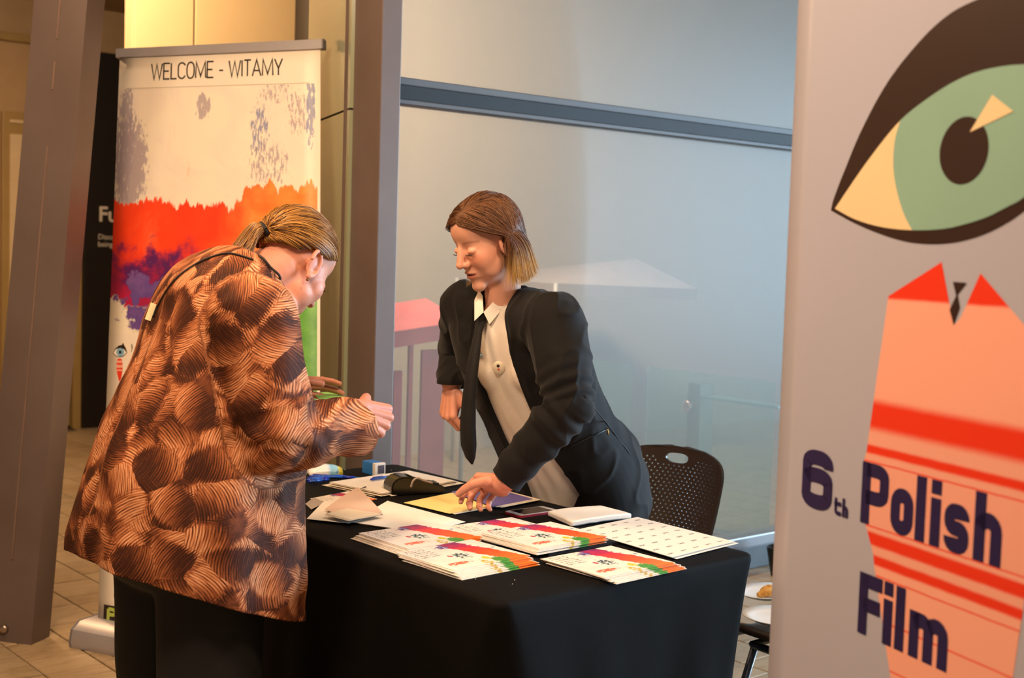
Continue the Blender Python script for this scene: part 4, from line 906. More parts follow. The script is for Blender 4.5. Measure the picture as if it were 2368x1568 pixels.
# yellow sheets and violet cards
Y4 = quad((934, 1163), (1040, 1188), (1140, 1170), (1040, 1141), ZT + .004)
for k in range(3): sheet('envelope', [Vector(p) + Vector((0.012 * (2 - k), -0.008 * (2 - k) * (1 if k else -1))) for p in Y4], ZT + .0004 + k * .0016, M_yel if k == 2 else M_paper2, 'topmost pale yellow envelope under the reaching hand' if k == 2 else ('lowest cream envelope under the yellow one by the hand', 'middle cream envelope just under the yellow one by the hand')[k], 'envelope', 'envelopes under the hand', th=.0012, bend=.0004)
P4_ = quad((1045, 1141), (1140, 1176), (1232, 1158), (1140, 1133), ZT + .004)
for k in range(3): sheet('card', [Vector(p) + Vector((0.010 * (2 - k), -0.006 * (2 - k))) for p in P4_], ZT + .006 + k * .0014 - .0052 * 0 , M_vio if k == 2 else M_paper2, 'violet card on top of cream cards beside the wrist' if k == 2 else ('lowest cream card under the violet card beside the wrist', 'middle cream card just under the violet one beside the wrist')[k], 'card', 'cards beside the wrist', th=.001)
# paper pile with a clip, list, folded sheets, receipts
S4 = quad((762, 1117), (884, 1143), (1053, 1114), (946, 1090), ZT + .008)
for k in range(6): sheet('form', [Vector(p) + Vector((0.006 * (5 - k) * (1 if k % 2 else -.6), -0.006 * (5 - k) * (.6 if k % 3 else -.5))) for p in S4], ZT + .0004 + k * .0019, M_paper if k % 2 else M_paper2, 'topmost form of the clipped pile behind the card reader' if k == 5 else ORD[5 - k] + ' form from the top of the clipped pile behind card reader', 'paper', 'clipped forms behind card reader', th=.0008, bend=.0005)
K4 = quad((812, 1208), (960, 1230), (1060, 1203), (896, 1159), ZT + .004)
for k in range(4): sheet('list', [Vector(p) + Vector((0.004 * (3 - k), -0.005 * (3 - k))) for p in K4], ZT + .0004 + k * .0013, M_lined, 'top ruled list sheet left of the yellow envelopes' if k == 3 else ORD[3 - k] + ' ruled list sheet from the top, left of the envelopes', 'paper', 'ruled lists on the table', th=.0008)
sheet('paper_sheet', quad((709, 1199), (806, 1209), (886, 1187), (750, 1157), ZT + .008), ZT + .0062, M_paper, 'white sheet under the folded pinkish paper at table edge', 'paper', th=.0006, bend=.0004)
F4 = quad((752, 1178), (800, 1200), (884, 1184), (828, 1132), ZT + .014)
sheet('folded_paper', F4, ZT + .0085, M_pinkp, 'folded pinkish paper standing slightly open at table edge', 'paper', th=.0008, bend=.006, lift=(0, 0.002, 0.012, 0.004))
R4 = quad((750, 1190), (806, 1204), (880, 1190), (800, 1178), ZT + .018)
for k in range(3): sheet('receipt', [Vector(p) + Vector((.004 * k, .003 * k)) for p in R4], ZT + .017 + k * .0008, M_paper2, ('lowest small cream receipt on the folded pinkish paper', 'middle small cream receipt on the folded pinkish paper', 'topmost small cream receipt on the folded pinkish paper')[k], 'receipt', 'receipts on the folded paper', th=.0004, nx=3, ny=2)
sheet('flyer', quad((717, 1151), (800, 1166), (872, 1152), (806, 1134), ZT + .004), ZT + .0005, M_fly, 'single flyer with red patch lying behind the folded paper', 'flyer', th=.0012)
sheet('grey_sheet', quad((706, 1163), (720, 1176), (752, 1160), (726, 1148), ZT + .006), ZT + .003, M_grey, 'grey sheet half hidden behind the brown coat', 'paper', th=.0006)
# binder clip on the pile
cp_ = onz(842, 1131, ZT + .012); o = tube('binder_clip', catmull([cp_ + Vector(p) for p in ((-.012, .004, 0), (-.004, -.004, .006), (.006, .0, .007), (.010, .006, .003), (.002, .008, .002))], 5), .0011, M_leg); tag(rel(o, cp_), 'bent wire clip on the pile of forms', 'clip')
# card reader
Mtx = None
ca = onz(905, 1148, ZT); cbb = onz(1018, 1142, ZT)
ax = (cbb - ca).normalized(); ay = Vector((-ax.y, ax.x, 0)); org = ca
rd = empty('card_reader', (org + ax * .08), 'black hand-held card reader with silver edge beside paper pile', 'card reader'); rinv = Matrix.Translation(-rd.location)
M_rb = mat('reader_black', '#120e0d', 0.22, 0.1); M_rs = mat('reader_silver', '#a8988c', 0.35, 0.05)
def rp(o): o.parent = rd; o.matrix_parent_inverse = rinv; return o
prf = [(0.004, 0.0), (0.165, 0.0), (0.168, 0.014), (0.160, 0.024), (0.115, 0.030), (0.085, 0.043), (0.066, 0.052), (0.04, 0.056), (0.016, 0.050), (0.002, 0.036), (-0.001, 0.015)]
wd = 0.078
bm = bmesh.new(); bm_prism(bm, [org + ax * x + Vector((0, 0, z + .0005)) - ay * 0.002 for x, z in prf], ay * wd); bmesh.ops.bevel(bm, geom=[e for e in bm.edges], offset=.004, segments=2, affect='EDGES'); rp(smoothby(from_bm('body', bm, M_rb), 40))
edge = catmull([org + ax * x + Vector((0, 0, z)) - ay * 0.003 for x, z in ((0.058, 0.024), (0.064, 0.042), (0.078, 0.050), (0.100, 0.041), (0.125, 0.034))], 6); rp(tube('silver_edge', edge, .0032, M_rs))
for i in range(3):
    for j in range(4):
        p = org + ax * (0.105 + 0.014 * j) + ay * (0.02 + 0.018 * i) + Vector((0, 0, 0.0325 - 0.0018 * j)); rp(box('key', p - Vector((.005, .005, .002)), p + Vector((.005, .005, .003)), M_leg, None, .001))
p = org + ax * .058 + ay * .012; rp(prism('screen', [p + Vector((0, 0, .0565)), p + ay * .05 + Vector((0, 0, .0565)), p + ay * .05 + ax * .024 + Vector((0, 0, .0455)), p + ax * .024 + Vector((0, 0, .0455))], (0, 0, .001), mat('lcd_grey', '#4a5248', 0.2)))
# self-inking stamp
sa = onz(861, 1100, ZT); M_blue = mat('stamp_blue', '#2f78c4', 0.35, 0.05); M_stw = mat('stamp_white', '#e4dcd0', 0.4)
sx = Vector((1, 0.0, 0)); sy = Vector((0, 1, 0)); sl = 0.040; shh = 0.040
stp = empty('ink_stamp', sa, 'small blue and white self-inking stamp at far table end', 'stamp'); sinv = Matrix.Translation(-sa)
for nm, lo, hi, m, bv in (('body', (0.010, 0, .0005), (sl, .058, shh), M_blue, .002), ('cover', (0.0, 0.0, .0005), (.010, .058, shh), M_blue, .002), ('front_frame', (-.0005, -.014, .0005), (sl, 0.0, shh), M_stw, .002)):
    o = box(nm, Vector(lo) + sa, Vector(hi) + sa, m, None, bv); o.parent = stp; o.matrix_parent_inverse = sinv
o = box('ink_window', sa + Vector((.011, -.0152, .007)), sa + Vector((sl - .005, -.0135, shh - .007)), mat('ink_dark', '#4a4450', 0.4), None, .0006); o.parent = stp; o.matrix_parent_inverse = sinv
# wipes packet and tissue
wp = onz(752, 1096, ZT); bm = bmesh.new(); bm_box(bm, (-.055, -.03, 0), (.05, .03, .030)); bmesh.ops.subdivide_edges(bm, edges=list(bm.edges), cuts=4, use_grid_fill=True)
for v in bm.verts:
    k = max(0, 1 - (v.co.x / .06) ** 2); v.co.z = .0005 + v.co.z * (.25 + .75 * k ** .6) * max(0.15, 1 - (v.co.y / .034) ** 4) + 0.003 * abs(mnoise.noise(v.co * 50)) * (1 if v.co.z > .005 else 0)
def wipes_mat():
    g = G('wipes_wrapper'); s = g.sep(g.coord('Object')); n = g.noise(g.coord('Object'), 40, 3)
    c = g.ramp(g.math('ADD', g.math('MULTIPLY', s[0], 9.0), 0.5), [(0.0, lin('#f4f2ee')), (0.50, lin('#eef0f0')), (0.62, lin('#8cc8e8')), (0.80, lin('#9ad4ec')), (0.86, lin('#e8d840')), (1.0, lin('#d8d060'))])
    g.base(g.mix(g.smooth(n, .62, .7), c, lin('#5a8ab8'))); g.set(Roughness=.3); return g.m
o = from_bm('wipes_packet', bm, wipes_mat(), smooth=True); o.location = wp; o.rotation_euler = (0, 0, -0.35); tag(o, 'white and light blue packet of wipes beside the brown coat', 'wipes packet')
tp = onz(728, 1086, ZT + .0); bm = bmesh.new()
for i in range(9):
    for j in range(7): bm.verts.new(Vector((-.03 + .06 * i / 8 * (1 - .1 * j), .012 * math.sin(i * 1.3 + j * .4) + .004 * j, .036 + .045 * j / 6 + .004 * math.sin(i * 2))))
bm.verts.ensure_lookup_table()
for i in range(8):
    for j in range(6): bm.faces.new([bm.verts[i * 7 + j], bm.verts[(i + 1) * 7 + j], bm.verts[(i + 1) * 7 + j + 1], bm.verts[i * 7 + j + 1]])
for v in bm.verts: v.co.z -= 0.012
o = from_bm('tissue', bm, M_paper, smooth=True); md = o.modifiers.new('s', 'SOLIDIFY'); md.thickness = .0012; o.location = tp + Vector((0.0, 0.01, 0.0)); tag(o, 'crumpled white tissue pulled up from the wipes packet', 'tissue')
# pens
M_pen = mat('pen_blue', '#2a62c8', 0.25, 0.05); M_pencap = mat('pen_cap_blue', '#2038b8', 0.25, 0.05)
def pen(a, b, label):
    a, b = Vector(a), Vector(b); d = (b - a).normalized(); L_ = (b - a).length
    t_ = empty('ballpoint_pen', a, label, 'pen', 'blue ballpoint pens'); inv = Matrix.Translation(-a)
    for n_, p0, p1, r_, m_ in (('barrel', 0.0, .62, [.0042, .0042], M_pen), ('grip', .62, .86, [.0046, .0044], M_pencap), ('tip', .86, 1.0, [.0038, .0008], M_pen), ('cap', -.06, .0, [.0030, .0046], M_pencap)):
        o = tube(n_, [a + d * L_ * p0, a + d * L_ * p1], r_, m_); o.parent = t_; o.matrix_parent_inverse = inv
    o = tube('pocket_clip', [a + Vector((0, 0, .0055)), a + d * L_ * .3 + Vector((0, 0, .0055))], [.0015, .001], M_pencap, None, 6); o.parent = t_; o.matrix_parent_inverse = inv
zp_ = ZT + .0048
pen(onz(862, 1108, ZT + .0175), onz(936, 1097, ZT + .0165), 'blue pen lying on the clipped paper pile')
for k, (a_, b_) in enumerate((((716, 1106), (800, 1100)), ((712, 1110), (765, 1103)), ((724, 1101), (834, 1105)), ((716, 1114), (762, 1108)))):
    pen(onz(*a_, zp_ + .004 * (k % 2)), onz(*b_, zp_ + .004 * (k % 2)), ('long blue pen nearest the wipes packet', 'short blue pen end beside the coat', 'blue pen pointing at the paper pile', 'dark blue pen at front of the pen cluster')[k])
# a few crumbs on the cloth
M_cr = mat('crumb', '#d8cfc0', 0.7)
for k, (px, py) in enumerate(((1128, 1206), (1235, 1180), (1100, 1340), (1190, 1342), (1185, 1352), (798, 1087), (905, 1088))):
    p = onz(px, py, ZT); bm = bmesh.new(); bmesh.ops.create_icosphere(bm, subdivisions=1, radius=.0013)
    for v in bm.verts: v.co *= random.uniform(.7, 1.3)
    o = from_bm('crumb', bm, M_cr); o.location = p + Vector((0, 0, .001)); tag(o, ('tiny crumb between the yellow envelopes and the lined list', 'tiny crumb just behind the phone', 'tiny crumb in front of the front left flyer pile', 'upper of two tiny crumbs right of the front left flyer pile', 'lower of two tiny crumbs right of the front left flyer pile', 'tiny crumb between wipes packet and ink stamp', 'tiny crumb right of the ink stamp at the far end')[k], 'crumb', 'crumbs on the tablecloth')
# ================================================================ people: shaping tools
class Blob:
    """closed shapes gathered in one bmesh, fused by a voxel remesh into one continuous surface"""
    def __init__(s): s.V = []; s.F = []
    def _rings(s, rings):
        base = len(s.V); n = len(rings[0])
        for r in rings: s.V += [tuple(p) for p in r]
        for k in range(len(rings) - 1):
            a = base + k * n; b = a + n
            for i in range(n): s.F.append((a + i, a + (i + 1) % n, b + (i + 1) % n, b + i))
        s.F.append(tuple(base + i for i in range(n))[::-1]); s.F.append(tuple(base + (len(rings) - 1) * n + i for i in range(n)))
    def cone(s, p1, r1, p2, r2, n=14, flat=None):
        if max(r1, r2) > .025: n = 36
        p1, p2 = Vector(p1), Vector(p2); t = (p2 - p1); L = t.length
        t = t.normalized() if L > 1e-6 else Vector((0, 0, 1)); u = t.orthogonal().normalized(); v = t.cross(u)
        if flat: # (direction, factor): thinner along a direction
            d = Vector(flat[0]); d = (d - t * d.dot(t)).normalized(); u = d; v = t.cross(u)
        fu = flat[1] if flat else 1.0; rings = []
        def ring(c, r): rings.append([c + (u * math.cos(2 * math.pi * k / n) * fu + v * math.sin(2 * math.pi * k / n)) * max(r, 1e-4) for k in range(n)])
        for k in range(5): a = math.pi / 2 * (1 - k / 4.0); ring(p1 - t * r1 * math.sin(a), r1 * math.cos(a))
        for k in range(5): a = math.pi / 2 * (k / 4.0); ring(p2 + t * r2 * math.sin(a), r2 * math.cos(a))
        s._rings(rings)
    def chain(s, pts, rad, **k):
        for a, b, ra, rb in zip(pts, pts[1:], rad, rad[1:]): s.cone(a, ra, b, rb, **k)
    def ell(s, c, X, Y, Z, n=18):
        c, X, Y, Z = Vector(c), Vector(X), Vector(Y), Vector(Z); rings = []
        for k in range(n + 1):
            a = -math.pi / 2 + math.pi * k / n; q = max(math.cos(a), 1e-3)
            rings.append([c + Z * math.sin(a) + (X * math.cos(2 * math.pi * i / 24) + Y * math.sin(2 * math.pi * i / 24)) * q for i in range(24)])
        s._rings(rings)
    def ball(s, c, r): s.ell(c, (r, 0, 0), (0, r, 0), (0, 0, r))
    def loft(s, secs, n=40, e=2.3, sub=5):
        """secs: (centre, X half axis, Y half axis); smoothly interpolated; superellipse"""
        C = catmull([q[0] for q in secs], sub); X = catmull([q[1] for q in secs], sub); Y = catmull([q[2] for q in secs], sub); rings = []
        for c, x, y in zip(C, X, Y):
            ring = []
            for k in range(n):
                a = 2 * math.pi * k / n; ca, sa = math.cos(a), math.sin(a)
                ring.append(c + x * math.copysign(abs(ca) ** (2 / e), ca) + y * math.copysign(abs(sa) ** (2 / e), sa))
            rings.append(ring)
        s._rings(rings)
    def mesh(s, name, voxel, it=4, fac=0.5):
        me = bpy.data.meshes.new(name); me.from_pydata(s.V, [], s.F); me.update()
        bm = bmesh.new(); bm.from_mesh(me); bmesh.ops.triangulate(bm, faces=[f for f in bm.faces if len(f.verts) > 4]); 
        bm.to_mesh(me); bm.free()
        o = bpy.data.objects.new('tmp_blob', me); COL.objects.link(o)
        r = o.modifiers.new('r', 'REMESH'); r.mode = 'VOXEL'; r.voxel_size = voxel; r.adaptivity = 0.0
        if it: m = o.modifiers.new('s', 'SMOOTH'); m.factor = fac; m.iterations = it
        dg = bpy.context.evaluated_depsgraph_get(); out = bpy.data.meshes.new_from_object(o.evaluated_get(dg)); out.name = name
        bpy.data.objects.remove(o, do_unlink=True); bpy.data.meshes.remove(me); out.materials.clear()
        return out
def co_np(me): a = np.empty(len(me.vertices) * 3); me.vertices.foreach_get('co', a); return a.reshape(-1, 3)
def no_np(me): a = np.empty(len(me.vertices) * 3); me.vertices.foreach_get('normal', a); return a.reshape(-1, 3)
def put_co(me, a): me.vertices.foreach_set('co', a.ravel()); me.update()
def vcol(me, rgb, name='Col'):
    at_ = me.attributes.new(name, 'FLOAT_COLOR', 'POINT'); c = np.ones((len(me.vertices), 4)); c[:, :3] = rgb; at_.data.foreach_set('color', c.ravel())
def vvec(me, v, name): at_ = me.attributes.new(name, 'FLOAT_VECTOR', 'POINT'); at_.data.foreach_set('vector', np.ascontiguousarray(v, dtype=float).ravel())
def join_mesh(name, meshes):
    V = []; F = []; C = []; b = 0
    for me in meshes:
        V.append(co_np(me)); k = len(me.vertices)
        F += [tuple(b + i for i in p.vertices) for p in me.polygons]; b += k
    out = bpy.data.meshes.new(name); out.from_pydata(np.concatenate(V).tolist(), [], F); out.update(); return out
def hand(B, w, X, Yt, Zd, curls, thumb, s=1.0, spread=0.06):
    """w wrist; X towards fingers, Yt thumb side, Zd back of the hand; curls three angles per finger (index..little)"""
    w, X, Yt, Zd = Vector(w), Vector(X).normalized(), Vector(Yt), Vector(Zd)
    Yt = (Yt - X * Yt.dot(X)).normalized(); Zd = (Zd - X * Zd.dot(X) - Yt * Zd.dot(Yt)).normalized()
    P = lambda x, y, z: w + (X * x + Yt * y + Zd * z) * s
    heads = [(.086, .029, .003), (.090, .009, .006), (.085, -.012, .004), (.076, -.031, -.002)]
    for k, h in enumerate(heads): B.cone(P(.008, h[1] * .55, 0), .0165 * s, P(*h), .0128 * s)
    B.ell(P(.045, 0, -.007), X * .050 * s, Yt * .037 * s, Zd * .0155 * s); B.ell(P(.036, .026, -.013), X * .030 * s, Yt * .016 * s, Zd * .015 * s); B.ell(P(.035, -.026, -.010), X * .034 * s, Yt * .013 * s, Zd * .014 * s)
    B.cone(P(-.012, 0, 0), .0275 * s, P(.012, 0, -.001), .0265 * s, flat=(Zd, 0.80))
    LEN = [(.044, .026, .021), (.049, .030, .022), (.045, .028, .021), (.035, .021, .019)]; RAD = [.0098, .0100, .0095, .0084]
    tips = []
    for k in range(4):
        p = P(*heads[k]); yaw = (1.5 - k) * spread; d0 = (X * math.cos(yaw) + Yt * math.sin(yaw)); a = 0.0; r = RAD[k] * s
        for j in range(3):
            a += curls[k][j]; d = d0 * math.cos(a) - Zd * math.sin(a); q = p + d * LEN[k][j] * s; r2 = r * (.92 if j < 2 else .80); B.cone(p, r * 1.04, q, r2); 
            if j: B.ball(p + Zd * .0, r * 1.08)
            p, r = q, r2
        tips.append((p, d))
    p = P(.022, .030, -.010); r = .0135 * s
    for L_, (dx, dy, dz) in zip((.042, .032, .026), thumb):
        d = (X * dx + Yt * dy + Zd * dz).normalized(); q = p + d * L_ * s; B.cone(p, r, q, r * .88); p, r = q, r * .88
    return tips
def head(B, Mx, s=1.0, cheek=0.0):
    P = lambda x, y, z: Mx @ Vector((x * s, y * s, z * s)); R3 = Mx.to_3x3()
    D = lambda x, y, z: R3 @ Vector((x * s, y * s, z * s))
    E = lambda c, r: B.ell(P(*c), D(r[0], 0, 0), D(0, r[1], 0), D(0, 0, r[2]))
    E((-.014, 0, .034), (.097, .076, .088)); E((.030, 0, -.008), (.060, .063 + cheek, .085)); E((.040, 0, .050), (.052, .062, .056))
    E((.024, 0, -.066), (.056, .053 + cheek, .048)); E((.072, 0, -.104), (.022, .025, .019)); E((.068, 0, .030), (.020, .046, .018))
    for y in (-1, 1):
        E((.048, y * .036, -.028), (.038, .030 + cheek, .040)); E((.073, y * .0315, .003), (.0150, .0168, .0108)); E((.094, y * .0125, -.031), (.011, .0088, .0085)); E((.030, y * .040, -.058), (.042, .022 + cheek, .036))
        # ear: shell with rim
        e = lambda a: P(-.010 + .020 * math.cos(a) - .004 * math.sin(a), y * (.0745 + .010 * max(0, -math.cos(a)) + .003), -.006 + .031 * math.sin(a))
        pts = [e(math.radians(k)) for k in range(-70, 200, 18)]
        B.chain(pts, [.0055 * s] * len(pts), n=8); E((-.008, y * .072, -.008), (.015, .006, .024)); E((-.002, y * .0765, -.034), (.009, .0055, .011)); E((.007, y * .076, -.008), (.006, .006, .008))
    B.cone(P(.086, 0, .020), .0085 * s, P(.104, 0, -.024), .0120 * s); B.ball(P(.107, 0, -.027), .0118 * s); B.cone(P(.094, 0, -.034), .007 * s, P(.086, 0, -.05), .007 * s)
    E((.066, 0, -.062), (.026, .034, .028)); E((.0855, 0, -.0565), (.0105, .0235, .0058)); E((.0835, 0, -.0705), (.0110, .0205, .0070)); E((.076, 0, -.082), (.012, .02, .008))
def sculpt(me, Mx, s, lid=0.0):
    """press eye hollows, nostrils and the mouth line into the fused head"""
    Mi = np.array(Mx.inverted()); a = co_np(me); h = np.c_[a, np.ones(len(a))] @ Mi.T; L = h[:, :3] / s; front = L[:, 0] > 0.02
    def push(c, r, amt, axis=(-1, 0, 0)):
        d = (L - np.array(c)) / np.array(r); k = np.exp(-(d * d).sum(1)) * front * amt
        return k[:, None] * np.array(axis)
    off = np.zeros_like(L)
    for y in (-1, 1):
        off += push((.088, y * .018, .010), (.03, .007, .010), .0045); off += push((.085, y * .034, .017), (.03, .018, .0045), .003); off += push((.085, y * .033, -.014), (.03, .016, .004), .0022); off += push((.10, y * .0075, -.0385), (.02, .004, .003), .005, (0, 0, 1)); off += push((.096, y * .021, -.045), (.03, .005, .010), .002)
    off += push((.095, 0, -.0635), (.03, .020, .0024), .0065)
    R3 = np.array(Mx.to_3x3()) * s; a = a + off @ R3.T
    # even out cheeks, jaw and forehead, sparing nose, lips, eyes and ears
    y_ = np.abs(L[:, 1]); z_ = L[:, 2]; m = ((L[:, 0] > -.02) & (z_ > -.14) & (z_ < .07) & (y_ < .066)).astype(float)
    m[(y_ < .020) & (z_ > -.046) & (z_ < .022)] = 0; m[(y_ < .030) & (z_ > -.082) & (z_ < -.048)] = 0; m[(z_ > -.014) & (z_ < .016) & (y_ < .054) & (L[:, 0] > .03)] = 0; m[(y_ > .058) & (np.abs(L[:, 0] + .006) < .035) & (np.abs(z_ + .006) < .05)] = 0
    e = np.empty(len(me.edges) * 2, dtype=np.int64); me.edges.foreach_get('vertices', e); e = e.reshape(-1, 2); n_ = len(a); cnt = np.bincount(e.ravel(), minlength=n_)[:, None]
    def lap(v):
        sm = np.zeros_like(v)
        for c in range(v.shape[1]): sm[:, c] = np.bincount(e[:, 0], v[e[:, 1], c], n_) + np.bincount(e[:, 1], v[e[:, 0], c], n_)
        return sm / np.maximum(cnt, 1)
    mk = m[:, None]
    for _ in range(6): mk = lap(mk)
    for _ in range(70): a = a + (lap(a) - a) * .55 * mk
    put_co(me, a); h = np.c_[a, np.ones(n_)] @ Mi.T; return h[:, :3] / s
def skin_mat():
    g = G('skin'); c = g.attr('Col'); n = g.noise(g.coord('Object'), 90, 3); g.base(g.mix(g.math('MULTIPLY', n, 0.12), c, lin('#b8664c'))); g.set(Roughness=0.52)
    g.bump(g.noise(g.coord('Object'), 500, 2), 0.06, 0.001); return g.m
M_skin = skin_mat()
def skin_colors(L, base, brow, lipc, blush=0.25, brows=True):
    n = len(L); c = np.tile(np.array(lin(base)[:3]), (n, 1)); front = L[:, 0] > 0.03
    def mixin(k, col): 
        nonlocal c; k = np.clip(k, 0, 1)[:, None]; c = c * (1 - k) + np.array(lin(col)[:3]) * k
    for y in (-1, 1):
        d = (L - np.array((.06, y * .045, -.022))) / np.array((.05, .025, .022)); mixin(np.exp(-(d * d).sum(1)) * blush, '#d8775c')
        if brows:
            yy = np.abs(L[:, 1]); z0 = .0255 + .004 * np.sin((yy - .012) / .04 * np.pi) - .1 * np.maximum(0, yy - .04)
            k = np.exp(-((L[:, 2] - z0) / .0034) ** 2) * (yy > .012) * (yy < .054) * front; mixin(k * .55 * (np.sign(L[:, 1]) == y), brow)
        d = (L - np.array((.08, y * .032, -.006))) / np.array((.03, .016, .008)); mixin(np.exp(-(d * d).sum(1)) * front * .25, '#b5705c')
        d = (L - np.array((-.008, y * .080, -.004))) / np.array((.02, .015, .028)); mixin(np.exp(-(d * d).sum(1)) * .35, '#c8684e')
    d = (L - np.array((.105, 0, -.028))) / np.array((.02, .014, .012)); mixin(np.exp(-(d * d).sum(1)) * .3, '#d06e54')
    w = np.sqrt(np.clip(1 - (L[:, 1] / .0245) ** 2, 0, 1)); up = (L[:, 2] > -.0635) & (L[:, 2] < -.0635 + .0088 * w); dn = (L[:, 2] <= -.0635) & (L[:, 2] > -.0635 - .0115 * w)
    mixin((up | dn) * front * 0.75, lipc)
    mixin(np.exp(-((L[:, 2] + .0635) / .0016) ** 2) * w * front * (L[:, 0] > .06) * .8, '#4a1c18')
    return c
def frame(origin, fwd, up):
    f = Vector(fwd).normalized(); u = Vector(up); u = (u - f * u.dot(f)).normalized(); l = u.cross(f)
    return Matrix(((f.x, l.x, u.x, origin[0]), (f.y, l.y, u.y, origin[1]), (f.z, l.z, u.z, origin[2]), (0, 0, 0, 1)))
def lash(Mx, s, side, m, par, inv, open_=0.0):
    pts = [Mx @ Vector((s * (.0905 - .16 * abs(y - .031) ** 1.0 * (.35 if y < .031 else .6)), s * side * y, s * (-.0035 - open_ + (.0010 - 22 * (y - .032) ** 2) * -1.0 * .4))) for y in (.0165, .021, .026, .031, .036, .041, .046)]
    o = tube('eyelash', pts, [.0006, .0011, .0014, .0015, .0015, .0013, .0006], m, None, 6); o.parent = par; o.matrix_parent_inverse = inv
def strands(name, paths, rad, m, par, inv, cols, seg=3):
    """paths: list of point lists -> thin tapering hairs in one mesh, colour per vertex"""
    V = []; F = []; Cc = []
    for path, cl_ in zip(paths, cols):
        fr = ring_frames(path); n = len(fr); b = len(V)
        for i, (p, t, nn, bb) in enumerate(fr):
            tt = i / (n - 1); r = rad * (1.0 - 0.75 * max(0, (tt - .6) / .4)) * (0.7 + .3 * min(1, tt * 6))
            for k in range(seg): a = 2 * math.pi * k / seg; V.append(p + (nn * math.cos(a) + bb * math.sin(a)) * r); Cc.append(cl_(tt))
            if i:
                for k in range(seg): F.append((b + (i - 1) * seg + k, b + (i - 1) * seg + (k + 1) % seg, b + i * seg + (k + 1) % seg, b + i * seg + k))
    o = pydata(name, V, F, m, None, True); vcol(o.data, np.array(Cc)); o.parent = par; o.matrix_parent_inverse = inv; return o
def hair_mat():
    g = G('hair'); c = g.attr('Col'); g.base(c); g.set(Roughness=0.42); g.b.inputs['Specular IOR Level'].default_value = 0.45; return g.m
M_hair = hair_mat(); M_lash = mat('lash_brown', '#2a1a14', 0.6)
def wrinkle(me, fn):
    a = co_np(me); n = no_np(me); d = np.array([fn(Vector(p)) for p in a]); put_co(me, a + n * d[:, None])
def adopt(o, par, inv, m=None, smooth=True):
    o.parent = par; o.matrix_parent_inverse = inv
    if m: o.data.materials.clear(); o.data.materials.append(m)
    if smooth: o.data.polygons.foreach_set('use_smooth', [True] * len(o.data.polygons))
    return o
def mesh_obj(name, me, m, par, inv, smooth=True):
    o = bpy.data.objects.new(name, me); COL.objects.link(o); return adopt(o, par, inv, m, smooth)
def shoe(par, inv, toe_dir, ank, m):
    B = Blob(); f = Vector(toe_dir).normalized(); l = Vector((-f.y, f.x, 0)); a = Vector((ank[0], ank[1], 0))
    B.cone(a + Vector((0, 0, .05)), .042, a + Vector((0, 0, .12)), .040); B.ell(a + f * .06 + Vector((0, 0, .035)), f * .135, l * .046, Vector((0, 0, .036))); B.ell(a - f * .03 + Vector((0, 0, .04)), f * .05, l * .038, Vector((0, 0, .042)))
    me = B.mesh('shoe', .006, 2); c = co_np(me); c[:, 2] = np.maximum(c[:, 2], .001); put_co(me, c); return mesh_obj('shoe', me, m, par, inv)

# ================================================================ woman in the brown patterned coat
OY = 2.68
S_ = lambda px, py, dy=0.0: ony(px, py, OY + dy)
Xv, Yv, Zv = Vector((1, 0, 0)), Vector((0, 1, 0)), Vector((0, 0, 1))
ow = empty('person', (S_(424, 1362).x, OY, 0), 'person bending over the table in a brown patterned coat with a low ponytail', 'person'); oinv = Matrix.Translation(-ow.location)
# ---- head frame
HS = 1.03
hp_ = math.radians(42); hyaw = math.radians(15)
hf = Vector((math.cos(hp_) * math.cos(hyaw), math.cos(hp_) * math.sin(hyaw), -math.sin(hp_))); hu = Vector((math.sin(hp_) * math.cos(hyaw), math.sin(hp_) * math.sin(hyaw), math.cos(hp_)))
ear = S_(714, 612, -.08); hc = ear + Vector((0, .08, 0)) + Vector((0.004, 0, 0))
HM = frame(hc, hf, hu)
hw = lambda x, y, z: HM @ Vector((x * HS, y * HS, z * HS))
neck_b = S_(585, 655)
# ---- right arm (near), left arm (far)
rs_, re_, rw_ = S_(585, 742, -.19), S_(640, 1012, -.26), S_(815, 984, -.18)
ls_, le_, lw_ = S_(585, 742, .19), Vector((1.50, 2.92, 1.00)), None
lh = ony(655, 905, 2.86); lw_ = lh - Vector((0.03, 0.0, 0.0))
le_ = lw_ + Vector((-0.22, 0.06, -0.07))
B = Blob(); head(B, HM, HS, cheek=.006)
B.cone(hw(-.03, 0, -.04), .058, neck_b, .064); B.cone(hw(.005, 0, -.07), .045, neck_b + Vector((.07, 0, -.02)), .05); B.ell(neck_b + Vector((0.0, 0, -.06)), Vector((.09, 0, 0)), Vector((0, .14, 0)), Vector((0, 0, .06)))
# jowl and heavy cheeks
B.ell(hw(.02, 0, -.10), HM.to_3x3() @ Vector((.05, 0, 0)), HM.to_3x3() @ Vector((0, .045, 0)), HM.to_3x3() @ Vector((0, 0, .022)))
me1 = B.mesh('body', .0024, 9, .5)
oL = sculpt(me1, HM, HS)
